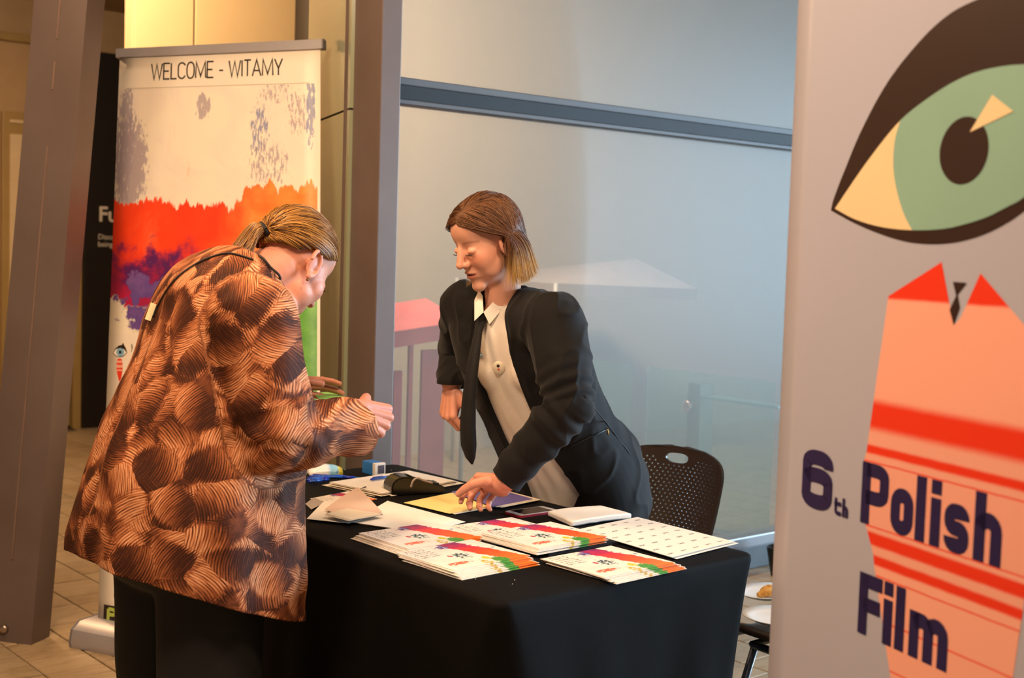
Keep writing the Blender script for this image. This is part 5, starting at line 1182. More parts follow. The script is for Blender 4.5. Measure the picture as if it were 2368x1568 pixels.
# near hand: bent wrist, fist hanging forward and down; far hand holds the ticket
B = Blob()
hx = Vector((0.86, 0.05, -0.30)).normalized()
hand(B, rw_ + Vector((.006, -.012, .034)), hx, Vector((.25, .30, 1.0)), Vector((.15, -.95, .25)), [(1.35, 1.4, .8), (1.4, 1.45, .8), (1.45, 1.45, .8), (1.45, 1.4, .8)], [(.65, .55, -.6), (.75, .05, -.75), (.6, -.25, -.8)], 1.0)
B.cone(re_, .042, rw_, .031)
hand(B, lw_ , Vector((0.95, -.12, .02)), Vector((.1, .25, -.55)) * -1.0, Vector((0.0, -.35, .9)), [(.25, .3, .2), (.3, .35, .2), (.35, .4, .2), (.45, .45, .2)], [(.7, .5, -.55), (.85, .1, -.45), (.95, -.1, -.3)], .98)
B.cone(le_, .042, lw_, .031)
me2 = B.mesh('hands', .0022, 2, .5)
B = Blob(); core = [(S_(424, 1300), .17, .19), (S_(440, 1150), .19, .22), (S_(470, 980), .15, .19), (S_(510, 820), .14, .18), (S_(545, 720), .11, .165)]
B.loft([(c, Vector((a, 0, 0)), Vector((0, b, 0))) for c, a, b in core])
for a_, b_ in ((rs_, re_), (ls_, le_)): B.cone(a_, .05, b_, .043)
hipx = S_(432, 1250).x
feet = [(hipx - .06, OY - .11), (hipx + .05, OY + .11)]
for (fx, fy) in feet: B.chain([Vector((hipx, fy, .80)), Vector((hipx + .01, fy, .45)), Vector((fx, fy, .07))], [.095, .06, .04])
me3 = B.mesh('core', .012, 2)
bd = join_mesh('body', [me1, me2, me3]); n1 = len(me1.vertices)
rest_ = co_np(bd)[n1:]; cols = np.concatenate([skin_colors(oL, '#d89478', '#8a6a50', '#b05a4c', .35), np.tile(np.array(lin('#d08a70')[:3]), (len(rest_), 1))]); vcol(bd, cols)
mesh_obj('body', bd, M_skin, ow, oinv)
for y in (-1, 1): lash(HM, HS, y, M_lash, ow, oinv)
# ---- hair: pulled back to a low tie, then a short ponytail
tie = hw(-.118, 0, -.004)
HL = HM.inverted()
def cap_pt(d, off=0.0):   # direction in head space -> point on the hair shell (head space, metres)
    d = d.normalized(); c = Vector((-.012, 0, .030)); r = Vector(((.117 if d.x > 0 else .100) + off, .0785 + off, .095 + off)); k = 1 / math.sqrt((d.x / r.x) ** 2 + (d.y / r.y) ** 2 + (d.z / r.z) ** 2); return c + d * k
tl_ = Vector((-.115, 0, -.002))
td = (tl_ - Vector((-.012, 0, .030))).normalized()
paths, cols = [], []; rr_ = random.Random(3)
def hairline(ang):  # ang 0 = forehead centre, pi/2 = above ear, pi = nape ; returns elevation of hairline
    a = abs(ang); return math.radians(np.interp(math.degrees(a), [0, 35, 60, 80, 100, 125, 180], [29, 24, 7, -3, -8, -26, -34]))
for k in range(4200):
    ang = rr_.uniform(-math.pi, math.pi); e0 = hairline(ang); el = e0 + (math.pi / 2 - e0) * (1 - math.sqrt(rr_.random())) if rr_.random() < .55 else e0 + rr_.random() ** 2 * .12
    d0 = Vector((math.cos(el) * math.cos(ang), math.cos(el) * math.sin(ang), math.sin(el))); off = rr_.uniform(.001, .010); pts = []
    side = d0.y
    for i in range(15):
        t = i / 14; q = d0.lerp(td, t ** 1.05); q = q + Vector((0, 0, 0.12 * math.sin(math.pi * t) * (1 - abs(ang) / math.pi * 1.2)))
        if q.length < .05: q = Vector((-.3, side, .9))
        p = cap_pt(q, off * math.sin(math.pi * min(1, t * 1.15 + .05)) + .001); 
        if t > .8: p = p.lerp(tl_ + Vector((0, rr_.uniform(-.010, .010), rr_.uniform(-.012, .012))), (t - .8) / .2)
        pts.append(HM @ (p * HS))
    grey = max(0, math.cos(ang)) ** 1.5 * .75; v = rr_.uniform(.75, 1.2); gold = np.array(lin('#b8823c')[:3]) * v; gr = np.array(lin('#8a7a64')[:3]) * v; dk = np.array(lin('#6a4420')[:3]) * v
    bse = gold if rr_.random() < .7 else dk
    paths.append(pts); cols.append(lambda t, b=bse, g_=gr, gg=grey: b * (1 - gg * max(0, 1 - t * 1.6)) + g_ * gg * max(0, 1 - t * 1.6))
tw = hw(-.118, 0, -.004); end0 = S_(552, 592, -.02)
for k in range(1500):
    a = rr_.uniform(0, 2 * math.pi); r1 = .013 * math.sqrt(rr_.random()); r2 = rr_.random()
    st_ = tw + Vector((0, math.cos(a) * r1, math.sin(a) * r1)); L_ = rr_.uniform(.7, 1.05)
    back = (S_(556, 566) - tw); e_ = Vector((0, math.cos(a) * .030 * math.sqrt(r2) - .006, math.sin(a) * .026 * math.sqrt(r2)))
    p1 = tw + back * .5 + e_ * .9 + Vector((0, 0, .010)); p2 = tw + back * (1.15 * L_) + e_ * 1.2 + Vector((0, -.004, -.012)); p3 = p2 + Vector((-.022 * rr_.uniform(.4, 1.4), -.004, -.040 * L_)) + e_ * .25
    v = rr_.uniform(.6, 1.25); bse = np.array(lin('#b07c3a' if rr_.random() < .65 else '#5c3c1e')[:3]) * v
    paths.append(catmull([st_, p1, p2, p3], 4)); cols.append(lambda t, b=bse: b * (1.05 - .25 * t))
strands('hair', paths, .0008, M_hair, ow, oinv, cols)
B = Blob(); R3 = HM.to_3x3()
V, F = [], []
nn_, mm_ = 48, 14
for i in range(nn_):
    ang = -math.pi + 2 * math.pi * i / nn_; e0 = hairline(ang) + .02
    for j in range(mm_ + 1):
        el = e0 + (math.pi / 2 - e0) * j / mm_; V.append(HM @ (cap_pt(Vector((math.cos(el) * math.cos(ang), math.cos(el) * math.sin(ang), math.sin(el))), .0012) * HS))
for i in range(nn_):
    for j in range(mm_): a_ = i * (mm_ + 1) + j; b_ = ((i + 1) % nn_) * (mm_ + 1) + j; F.append((a_, b_, b_ + 1, a_ + 1))
o = pydata('hair_base', V, F, mat('hair_base_brown', '#6e4a24', .6, .2, 60), None, True); adopt(o, ow, oinv)
bm = bmesh.new(); bk_ = (S_(556, 566) - tw).normalized(); q_ = bk_.to_track_quat('Z', 'Y').to_matrix().to_4x4()
rg = [Matrix.Translation(tw) @ q_ @ Vector((.0145 * math.cos(a), .0145 * math.sin(a), 0)) for a in [2 * math.pi * i / 16 for i in range(17)]]
bm_tube(bm, rg, .0065, 8, False); adopt(from_bm('hair_tie', bm, mat('hair_tie_black', '#120d0c', .7)), ow, oinv)
bm = bmesh.new(); bmesh.ops.create_icosphere(bm, subdivisions=2, radius=.0032); bmesh.ops.translate(bm, verts=bm.verts, vec=hw(-.004, -.082, -.049)); adopt(from_bm('earring', bm, mat('earring_gold', '#6a4a20', .3, metal=.8)), ow, oinv)
# ---- coat
def coat_mat():
    """overlapping dabs of a dry comb-like brush: curved bristle lines, light on one side of each dab and dark on the other"""
    g = G('brown_brushstroke_fabric'); p = g.attr('fab', 1)
    grain = g.noise(p, 420, 2, .6); bl = g.noise(p, 22, 4, .6)
    wob = g.vmath('SCALE', g.vmath('SUBTRACT', g.noise(p, 16, 3, .6, 0, True), (.5, .5, .5)), sc=.03)
    v = g.math('ADD', .20, g.math('MULTIPLY', g.math('SUBTRACT', bl, .5), .5))
    for scale, off, freq, cur in ((9.4, (0, 0, 0), 1250.0, 3.6), (10.2, (.37, .21, 0), 1120.0, -4.8), (8.8, (.71, .53, 0), 1330.0, 5.0), (11.0, (.13, .87, 0), 1180.0, -3.6), (9.7, (.55, .05, 0), 1270.0, 4.3)):
        q = g.vmath('ADD', g.vmath('ADD', p, wob), off); q0 = g.vmath('ADD', p, off)
        vo = g.n.new('ShaderNodeTexVoronoi'); vo.voronoi_dimensions = '2D'; vo.inputs['Scale'].default_value = scale; vo.inputs['Randomness'].default_value = .95; g.l.new(q, vo.inputs['Vector'])
        loc = g.vmath('SUBTRACT', q0, vo.outputs['Position']); rnd = g.sep(vo.outputs['Color']); an = g.math('MULTIPLY', rnd[0], 6.2832); ca = g.math('COSINE', an); sa = g.math('SINE', an); s = g.sep(loc)
        lx = g.math('ADD', g.math('MULTIPLY', s[0], ca), g.math('MULTIPLY', s[1], sa)); ly = g.math('SUBTRACT', g.math('MULTIPLY', s[1], ca), g.math('MULTIPLY', s[0], sa))
        bend = g.math('ADD', lx, g.math('MULTIPLY', g.math('MULTIPLY', ly, ly), cur)); bend = g.math('ADD', bend, g.math('MULTIPLY', g.math('MULTIPLY', lx, ly), 2.6))
        ln = g.math('SINE', g.math('ADD', g.math('MULTIPLY', bend, freq), g.math('MULTIPLY', g.noise(p, 45, 2), 2.2)))
        brk = g.noise(g.comb(g.math('MULTIPLY', bend, 260.0), g.math('MULTIPLY', ly, 45.0)), 1.0, 2)
        tone = g.smooth(g.math('ADD', g.math('MULTIPLY', g.math('ADD', lx, g.math('MULTIPLY', ly, .8)), 14.0), g.math('MULTIPLY', g.math('SUBTRACT', rnd[1], .5), 1.2)), -.75, .75)
        st2 = g.noise(g.comb(g.math('MULTIPLY', bend, freq * .22), g.math('MULTIPLY', ly, 22.0)), 1.0, 3, .65)
        strk = g.math('ADD', g.math('MULTIPLY', g.smooth(ln, -.9, 1.0), .42), g.math('MULTIPLY', g.smooth(st2, .30, .68), .62))
        val = g.math('ADD', g.math('MULTIPLY', strk, g.math('ADD', .22, g.math('MULTIPLY', tone, .80))), g.math('MULTIPLY', tone, .12))
        ex = g.math('DIVIDE', lx, .072); ey = g.math('DIVIDE', g.math('ADD', ly, g.math('MULTIPLY', g.math('MULTIPLY', lx, lx), 3.0)), .042); rr2 = g.math('SQRT', g.math('ADD', g.math('MULTIPLY', ex, ex), g.math('MULTIPLY', ey, ey)))
        fray = g.math('ADD', g.math('MAXIMUM', rr2, g.math('MULTIPLY', vo.outputs['Distance'], 1.55)), g.math('ADD', g.math('MULTIPLY', ln, .07), g.math('MULTIPLY', g.math('SUBTRACT', brk, .5), .55)))
        al = g.math('SUBTRACT', 1.0, g.smooth(fray, .72, 1.0))
        v = g.math('ADD', g.math('MULTIPLY', v, g.math('SUBTRACT', 1.0, al)), g.math('MULTIPLY', val, al))
    v = g.math('ADD', v, g.math('MULTIPLY', g.math('SUBTRACT', grain, .5), .22))
    g.base(g.ramp(v, [(0.0, lin('#220f08')), (.16, lin('#4a2412')), (.38, lin('#8c4e2c')), (.65, lin('#c07a4e')), (.95, lin('#e0a47a'))])); g.set(Roughness=.75); g.b.inputs['Specular IOR Level'].default_value = .2
    g.bump(grain, .15, .001); return g.m
B = Blob()
tors = [(S_(428, 1420), .258, .275, .30), (S_(430, 1330), .256, .275, .30), (S_(446, 1190), .242, .265, .26), (S_(474, 1010), .210, .245, .26), (S_(508, 860), .182, .232, .35), (S_(526, 760), .165, .222, .5), (S_(545, 690), .138, .200, .62), (S_(566, 640), .098, .145, .7), (S_(588, 612), .066, .084, .72)]
secs = []
for c, a, b, tilt in tors: secs.append((c, Vector((a * math.cos(tilt), 0, -a * math.sin(tilt))), Vector((0, b, 0))))
B.loft(secs, 44, 2.25)
B.ell(S_(500, 735, 0), Vector((.13, 0, .02)), Vector((0, .19, 0)), Vector((-.02, 0, .14)))       # rounded upper back
axis_t = [q[0] for q in secs]
B.chain([rs_, rs_.lerp(re_, .5), re_], [.100, .094, .086]); B.chain([re_, re_.lerp(rw_, .5), rw_ + (rw_ - re_).normalized() * .05], [.084, .070, .066])
B.chain([ls_, ls_.lerp(le_, .5), le_], [.100, .092, .084]); B.chain([le_, le_.lerp(lw_, .5), lw_ + (lw_ - le_).normalized() * .04], [.084, .072, .060])
cm = B.mesh('coat', .0062, 6, .5)
def cut_mesh(me, p0, n, near=None, rad=1e9):
    bm = bmesh.new(); bm.from_mesh(me); p0 = Vector(p0); nr_ = Vector(near) if near is not None else None
    fs = [f for f in bm.faces if nr_ is None or (f.calc_center_median() - nr_).length < rad]
    vs = {v for f in fs for v in f.verts}; es = {e for f in fs for e in f.edges}
    bmesh.ops.bisect_plane(bm, geom=list(vs) + list(es) + fs, plane_co=p0, plane_no=Vector(n), clear_outer=True); bm.to_mesh(me); bm.free(); me.update()
hem_c = S_(424, 1350); cut_mesh(cm, hem_c, Vector((-math.sin(.36), 0.0, -math.cos(.36))), hem_c, .5)
cut_mesh(cm, rw_ + (rw_ - re_).normalized() * .008, (rw_ - re_).normalized() + Vector((0, 0, .25)), rw_, .14)
cut_mesh(cm, lw_ - (lw_ - le_).normalized() * .015, (lw_ - le_).normalized(), lw_, .13)
a = co_np(cm)
def seg_dist(P, A, Bb):
    A, Bb = np.array(A), np.array(Bb); d = Bb - A; t = np.clip(((P - A) @ d) / (d @ d), 0, 1); return np.linalg.norm(P - A - t[:, None] * d, axis=1), t
dru, tru = seg_dist(a, rs_, re_); drf, trf = seg_dist(a, re_, rw_)
# folds: hanging flutes low on the coat, pull folds at the elbow, hem wave
nrm = no_np(cm); disp = np.zeros(len(a)); z = a[:, 2]; angb = np.arctan2(a[:, 1] - OY, a[:, 0] - np.interp(z, [c.z for c in axis_t], [c.x for c in axis_t]))
low = np.clip((1.02 - z) / .36, 0, 1); arm = np.minimum(dru, drf) < .115; armk = np.clip((.125 - np.minimum(dru, drf)) / .02, 0, 1)
disp += low * (1 - armk) * (.008 * np.sin(angb * 7 + 1.2) + .005 * np.sin(angb * 13 + z * 6))
disp += armk * .006 * np.sin(80 * (trf * .24 + 0) + 3 * np.sin(a[:, 2] * 30)) * np.exp(-(trf / .35) ** 2) * (drf < .11)
disp += armk * .005 * np.sin(55 * tru * .3 + a[:, 0] * 40) * np.exp(-((tru - 1) / .3) ** 2)
disp += np.array([.007 * mnoise.noise(Vector(p) * 9) + .004 * mnoise.noise(Vector((p[0] * 26, p[1] * 26, p[2] * 12))) for p in a])
# back hem stands out, cuffs flare
a = a + nrm * disp[:, None]
hemz = a[:, 2].min(); 

put_co(cm, a)
fab = np.zeros((len(a), 3)); fab[:, 0] = angb * .23; fab[:, 1] = z
onarm_f = (drf < .105) & (trf > .05); onarm_u = (dru < .112) & ~onarm_f & (a[:, 1] < OY - .13)
for mask, A, Bb, t_, o_ in ((onarm_u, rs_, re_, tru, 3.0), (onarm_f, re_, rw_, trf, 5.0)):
    d = np.array((Bb - A).normalized()); L_ = (Bb - A).length; u_ = np.array(Vector(d).orthogonal().normalized()); v_ = np.cross(d, u_); q = a - np.array(A); an = np.arctan2(q @ v_, q @ u_); fab[mask, 0] = (a[mask] @ np.array(_r0)) + o_; fab[mask, 1] = a[mask, 2] + .3 * o_
vvec(cm, fab, 'fab')
M_coat = coat_mat(); coat = mesh_obj('coat', cm, M_coat, ow, oinv); md = coat.modifiers.new('thick', 'SOLIDIFY'); md.thickness = .004; md.offset = -1
# dark piping: collar edge, back seam cord with a pale tag, cuff hem
def on_surface(pts, off):
    dg = bpy.context.evaluated_depsgraph_get(); out = []
    from mathutils.bvhtree import BVHTree
    bv = BVHTree.FromPolygons([Vector(v.co) for v in cm.vertices], [tuple(p.vertices) for p in cm.polygons])
    for p in pts:
        hit = bv.ray_cast(CPOS, (Vector(p) - CPOS).normalized())
        if hit[0] is None: h_ = bv.find_nearest(Vector(p)); out.append(h_[0] + h_[1] * off)
        else: out.append(hit[0] + hit[1] * off)
    return out
M_cord = mat('dark_cord', '#1c110c', .6)
pts = on_surface([S_(*p) for p in catmull([(585, 603, 0), (530, 588, 0), (480, 600, 0), (430, 628, 0), (395, 662, 0), (372, 700, 0), (356, 735, 0)], 5) for p in [(p.x, p.y)]], .003)
tube('back_cord', pts, .0022, M_cord, None, 8).parent = ow; bpy.data.objects['back_cord'].matrix_parent_inverse = oinv
tg = on_surface([S_(361, 704), S_(347, 742)], .006); d_ = (tg[1] - tg[0]); nn2 = (CPOS - tg[0]).normalized(); sd = d_.cross(nn2).normalized() * .0065
adopt(prism('coat_tag', [tg[0] - sd, tg[0] + sd, tg[1] + sd, tg[1] - sd], nn2 * .003, mat('tag_cream', '#e6d6a4', .5)), ow, oinv, smooth=False)
col_pts = on_surface([S_(*p) for p in ((578, 578), (600, 596), (622, 620), (645, 645), (668, 668), (684, 690))], .004)
adopt(tube('collar_edge', catmull(col_pts, 4), .0030, M_cord, None, 8), ow, oinv)
d = (rw_ - re_).normalized(); cc_ = rw_ - d * -.035; u_ = d.orthogonal().normalized(); v_ = d.cross(u_)
# ---- trousers and shoes
B = Blob()
for (fx, fy) in feet: B.chain([Vector((hipx, fy, .82)), Vector((hipx + .005, fy * .98 + OY * .02, .48)), Vector((fx - .01, fy, .06))], [.125, .112, .105])
B.ell(Vector((hipx, OY, .80)), Vector((.2, 0, 0)), Vector((0, .22, 0)), Vector((0, 0, .14)))
tm = B.mesh('trousers', .009, 5); wrinkle(tm, lambda p: .006 * mnoise.noise(Vector((p.x * 14, p.y * 14, p.z * 5))))
M_trs = mat('black_trousers', '#0d0b0b', .8, .2, 30); mesh_obj('trousers', tm, M_trs, ow, oinv)
M_shoe = mat('black_shoe', '#15110f', .4); M_shoe2 = mat('beige_shoe', '#cbb894', .5)
for (fx, fy) in feet: shoe(ow, oinv, (1, 0, 0), (fx, fy), M_shoe2)
# ---- green ticket in the far hand (a thing of its own)
tk = [ony(734, 917, 2.83), ony(770, 905, 2.95), ony(800, 921, 2.93), ony(760, 934, 2.80)]
tz = lw_.z - .012
T4 = [onz(*p, tz) for p in ((740, 926), (800, 922), (772, 906), (722, 910))]
M_tick = mat('green_ticket_print', '#86c46c', .6, .12, 60)
sheet('ticket', [p.xy for p in T4], tz, M_tick, 'green printed ticket held in the far hand', 'ticket', th=.0012, nx=4, ny=2)
# ================================================================ woman in the black jacket
YY = 2.80
T_ = lambda px, py, dy=0.0: ony(px, py, YY + dy)
yf = Vector((math.cos(math.radians(195)), math.sin(math.radians(195)), 0)); yl = Vector((-yf.y, yf.x, 0))
spine = [T_(1335, 1200), T_(1312, 1085), T_(1268, 970), T_(1208, 830), T_(1180, 745), T_(1166, 705), T_(1158, 682)]
hipc = spine[1]
yw = empty('person', (hipc.x + .03, YY, 0), 'person in a black jacket, white shirt and tie leaning over the table', 'person'); yinv = Matrix.Translation(-yw.location)
sdir = (spine[5] - spine[1]).normalized(); xf = (yf - sdir * yf.dot(sdir)).normalized()
spine[0] = spine[0] - xf * .045; spine[1] = spine[1] - xf * .036
LS, LE, LW = at(1284, 748, 3.50), at(1318, 940, 3.40), onz(1162, 1116, .845)
RS, RE, RW_ = at(1082, 712, 3.78), at(1062, 830, 4.00), at(1044, 888, 3.80)
# ---- head
YS = 1.0
yp, yyaw = math.radians(25), math.radians(175)
yhf = Vector((math.cos(yp) * math.cos(yyaw), math.cos(yp) * math.sin(yyaw), -math.sin(yp))); yhu = Vector((math.sin(yp) * math.cos(yyaw), math.sin(yp) * math.sin(yyaw), math.cos(yp)))
YM0 = frame((0, 0, 0), yhf, yhu); eye_ = ony(1084, 588, YY - .035); yc_ = eye_ - YM0.to_3x3() @ (Vector((.088, .0315, -.001)) * YS)
YM = frame(yc_, yhf, yhu); yh = lambda x, y, z: YM @ Vector((x * YS, y * YS, z * YS))
nb_ = spine[5]
B = Blob(); head(B, YM, YS)
B.cone(yh(-.035, 0, -.05), .048, nb_, .050); B.cone(yh(-.005, 0, -.07), .040, nb_ + xf * .02, .042)
B.ell(nb_ - sdir * .05 + xf * .0, xf * .07, yl * .13, sdir * .06)
mh = B.mesh('body', .0023, 8, .5); yL = sculpt(mh, YM, YS)
B = Blob()
kn = onz(1094, 1122, .812); X_ = (kn - LW).normalized()
hand(B, LW + X_ * -.004, X_, Vector((-.15, 1, 0)), Vector((-.1, -.35, .9)), [(.70, .85, .40), (1.0, .95, .45), (1.15, 1.0, .45), (1.2, 1.0, .45)], [(.75, .45, -.5), (.85, .1, -.5), (.9, -.1, -.45)], 1.04, .015)
B.cone(LE, .043, LW, .029)
rx = (Vector((0, 0, -1)) + yf * .12 + Vector((-_f0.x, -_f0.y, 0)) * .10).normalized()
hand(B, RW_ + Vector((0, 0, -.010)), rx, -_f0 * .80 + _r0 * .60, -_r0 * .80 - _f0 * .60, [(.85, 1.1, .5), (.95, 1.15, .55), (1.05, 1.2, .55), (1.1, 1.2, .6)], [(.80, .40, -.35), (.95, .05, -.30), (.9, -.15, -.40)], .98, .05)
B.cone(RE, .042, RW_, .029)
mhn = B.mesh('hands', .0021, 2, .5)
B = Blob(); dims = [(.13, .17), (.13, .17), (.115, .15), (.105, .155), (.085, .14)]
B.loft([(c, xf * a, yl * b) for c, (a, b) in zip(spine[:5], dims)]); 
for a_, b_ in ((LS, LE), (RS, RE)): B.cone(a_, .048, b_, .042)
yfeet = [(hipc.x + .10, YY - .10), (hipc.x + .10, YY + .10)]
for fx, fy in yfeet: B.chain([Vector((hipc.x + .02, fy, .86)), Vector((hipc.x + .04, fy, .47)), Vector((fx, fy, .07))], [.085, .055, .038])
mcore = B.mesh('core', .012, 2)
ybd = join_mesh('body', [mh, mhn, mcore]); k_ = len(ybd.vertices) - len(mh.vertices)
hnp = co_np(mhn); vcol(ybd, np.concatenate([skin_colors(yL, '#e3a78c', '#9a6a48', '#c26656', .5), np.tile(np.array(lin('#dd9a80')[:3]), (k_, 1))]))
mesh_obj('body', ybd, M_skin, yw, yinv)
for y in (-1, 1): lash(YM, YS, y, M_lash, yw, yinv, .0006)
# ---- hair: parted, shoulder length, blond towards the ends
YMi = YM.inverted(); gl_ = (YM.to_3x3().inverted() @ Vector((0, 0, -1))).normalized()
cols_ = [(YMi @ (nb_ - sdir * .02), .074), (YMi @ (LS.lerp(nb_, .45) + Vector((0, 0, .0))), .085), (YMi @ (RS.lerp(nb_, .45)), .085), (YMi @ (spine[4] - xf * .03), .12), (YMi @ LS, .10)]
rr_ = random.Random(11); paths, cfn = [], []
def yhl(ang): return math.radians(np.interp(math.degrees(abs(ang)), [0, 35, 60, 80, 100, 125, 180], [32, 25, 9, -1, -6, -26, -34]))
def xlim(z): return float(np.interp(z, [-.10, -.02, .02, .05, .075, .10], [.004, .012, .026, .054, .080, .2]))
SHC = Vector((-.012, 0, .030))
def dirv(az, el): return Vector((math.cos(el) * math.cos(az), math.cos(el) * math.sin(az), math.sin(el)))
def slerp(a, b, t):
    o_ = math.acos(max(-1, min(1, a.dot(b))))
    return a if o_ < 1e-4 else (a * math.sin((1 - t) * o_) + b * math.sin(t * o_)) / math.sin(o_)
for k in range(5200):
    if k % 4 == 0:   # along the parting
        d0 = Vector((rr_.uniform(-.45, .80), .16 + rr_.choice((-1, 1)) * rr_.uniform(.01, .05), 1.0)).normalized(); ang = math.atan2(d0.y, d0.x); side = 1 if d0.y / max(d0.z, .2) > .16 else -1
    elif k % 4 == 1 and k % 8 == 1:   # fringe along the forehead hairline
        ang = rr_.uniform(-.9, .9); el = yhl(ang) + rr_.uniform(-.03, .14); d0 = dirv(ang, el); side = 1 if d0.y > .10 else -1
    else:
        ang = rr_.uniform(-math.pi, math.pi); e0 = yhl(ang); el = e0 + (math.pi / 2 - e0) * (1 - rr_.random() ** .7) * .98; d0 = dirv(ang, el); side = 1 if d0.y > .13 * d0.z else -1
    off = rr_.uniform(.001, .010); fr = abs(math.degrees(math.atan2(d0.y, d0.x)))
    th = math.radians(float(np.interp(fr, [0, 90, 180], [84, 112, 172]))) + rr_.uniform(-.10, .10)
    if d0.z > .8: th = math.radians(rr_.uniform(84, 170))
    th = min(th, math.radians(176)) * side; el0 = math.asin(max(-1, min(1, d0.z))); d1 = dirv(th, min(-.16, el0 - .25)); ear_ = math.exp(-((abs(math.degrees(th)) - 95) / 22) ** 2); pts = []
    for i in range(10):
        t = i / 9; pts.append(cap_pt(slerp(d0, d1, t), .001 + off * min(1, t * 3) + .012 * ear_ * t * t))
    back = max(0, -math.cos(th)); L2_ = rr_.uniform(.120, .155) * (1 - .15 * back); p = pts[-1]; v = (pts[-1] - pts[-2]).normalized(); ds = L2_ / 9
    for i in range(9):
        v = (v * .78 + gl_ * .22 + Vector((-.05 * back, -.03 * side * (1 - back), 0))).normalized()
        if i > 5: v = (v + Vector((-.34, 0, .10)) * back * .6 + Vector((0, .10 * side, 0))).normalized()
        p = p + v * ds
        for cc, cr in cols_:
            dd = p - cc
            if dd.length < cr + off * .4: p = cc + dd.normalized() * (cr + off * .4)
        pts.append(p)
    s_ = rr_.uniform(.7, 1.2); root = np.array(lin('#7c5234' if rr_.random() < .6 else '#553620')[:3]) * s_; tip = np.array(lin('#dcb068' if rr_.random() < .7 else '#b07a3c')[:3]) * s_; on_ = rr_.uniform(.58, .74)
    paths.append([YM @ (p * YS) for p in pts]); cfn.append(lambda t, a=root, b=tip, o_=on_: a * (1 - min(1, max(0, (t - o_) / .22))) + b * min(1, max(0, (t - o_) / .22)))
strands('hair', paths, .0009, M_hair, yw, yinv, cfn)
V, F = [], []
for i in range(nn_):
    ang = -math.pi + 2 * math.pi * i / nn_; e0 = yhl(ang) + .02
    for j in range(mm_ + 1):
        el = e0 + (math.pi / 2 - e0) * j / mm_; V.append(YM @ (cap_pt(Vector((math.cos(el) * math.cos(ang), math.cos(el) * math.sin(ang), math.sin(el))), .0012) * YS))
for i in range(nn_):
    for j in range(mm_): a_ = i * (mm_ + 1) + j; b_ = ((i + 1) % nn_) * (mm_ + 1) + j; F.append((a_, b_, b_ + 1, a_ + 1))
adopt(pydata('hair_base', V, F, mat('hair_base_dark', '#5c3a20', .6, .2, 60), None, True), yw, yinv)
# ---- shirt
def fabric(name, c, rough=.7, amt=.08, sheen=.1):
    g = G(name); n = g.noise(g.coord('Object'), 300, 2); c = lin(c); g.base(g.ramp(n, [(.3, tuple(x * (1 - amt) for x in c[:3])), (.7, tuple(min(1, x * (1 + amt)) for x in c[:3]))])); g.set(Roughness=rough); g.b.inputs['Sheen Weight'].default_value = sheen; g.b.inputs['Specular IOR Level'].default_value = .25; g.bump(n, .2, .0015); return g.m
M_shirt = fabric('white_shirt_cotton', '#efe4d6', .75, .03); M_jack = fabric('black_jacket_cloth', '#0d0b0b', .82, .2, .06); M_tie = fabric('black_tie_silk', '#0e0b0a', .7, .2); 
B = Blob(); sd_ = [(.150, .192), (.148, .188), (.128, .166), (.120, .176), (.098, .160), (.066, .088), (.056, .062)]
B.loft([(c, xf * a, yl * b) for c, (a, b) in zip(spine, sd_)], 44, 2.3)
B.ell(spine[3] + xf * .045 + yl * .06, xf * .085, yl * .075, sdir * .085); B.ell(spine[3] + xf * .045 - yl * .06, xf * .085, yl * .075, sdir * .085)
B.cone(nb_ - sdir * .03, .064, T_(1150, 668), .060)
sm_ = B.mesh('shirt', .006, 5); cut_mesh(sm_, T_(1152, 684), (sdir + xf * .35).normalized(), nb_, .2)
wrinkle(sm_, lambda p: .004 * mnoise.noise(Vector(((p - spine[3]).dot(yl) * 34 + (p - spine[3]).dot(sdir) * 9, (p - spine[3]).dot(sdir) * 7, 0))))
shirt_o = mesh_obj('shirt', sm_, M_shirt, yw, yinv)
# ---- jacket: one fused shell, opened down the front
B = Blob(); jd = [(.180, .222), (.176, .216), (.150, .192), (.146, .200), (.124, .196), (.090, .140), (.068, .080)]
B.loft([(c, xf * a, yl * b) for c, (a, b) in zip(spine, jd)], 44, 2.35)
B.ell(spine[3] + xf * .04 + yl * .07, xf * .098, yl * .09, sdir * .10); B.ell(spine[3] + xf * .04 - yl * .07, xf * .098, yl * .09, sdir * .10)
B.ell(spine[1] - xf * .07 + yl * .01, xf * .12, yl * .19, sdir * .12)
B.chain([LS, LS.lerp(LE, .5), LE], [.086, .078, .068]); B.chain([LE, LE.lerp(LW, .5), LW - (LW - LE).normalized() * .0], [.070, .058, .047]); B.cone(LS, .086, spine[4] + yl * .06, .10)
B.chain([RS, RS.lerp(RE, .5), RE], [.082, .072, .064]); B.chain([RE, RE.lerp(RW_, .5), RW_], [.064, .055, .046]); B.cone(RS, .082, spine[4] - yl * .06, .10)
jm = B.mesh('jacket', .0058, 5, .5)
a = co_np(jm); nrm = no_np(jm); d1, t1 = seg_dist(a, LS, LE); d2, t2 = seg_dist(a, LE, LW); disp = np.zeros(len(a))
k1 = np.clip((.10 - d1) / .02, 0, 1); k2 = np.clip((.085 - d2) / .015, 0, 1)
ph1 = (a @ np.array(_r0)) * 40
disp += k1 * .006 * np.sin(38 * t1 + ph1 * .6) * np.exp(-((t1 - .95) / .28) ** 2); disp += k2 * .006 * np.sin(34 * t2 - ph1 * .5 + 1) * np.exp(-((t2 - .05) / .32) ** 2); disp += k2 * .003 * np.sin(26 * t2 + ph1 * .4)
def crease(p):
    q = Vector((p.dot(_r0) * 9 + p.z * 6, p.dot(_f0) * 9, p.z * 7 - p.dot(_r0) * 10)); r_ = 1 - abs(mnoise.noise(q)) * 2.2
    return .0055 * (max(0, r_) ** 3 - .25)
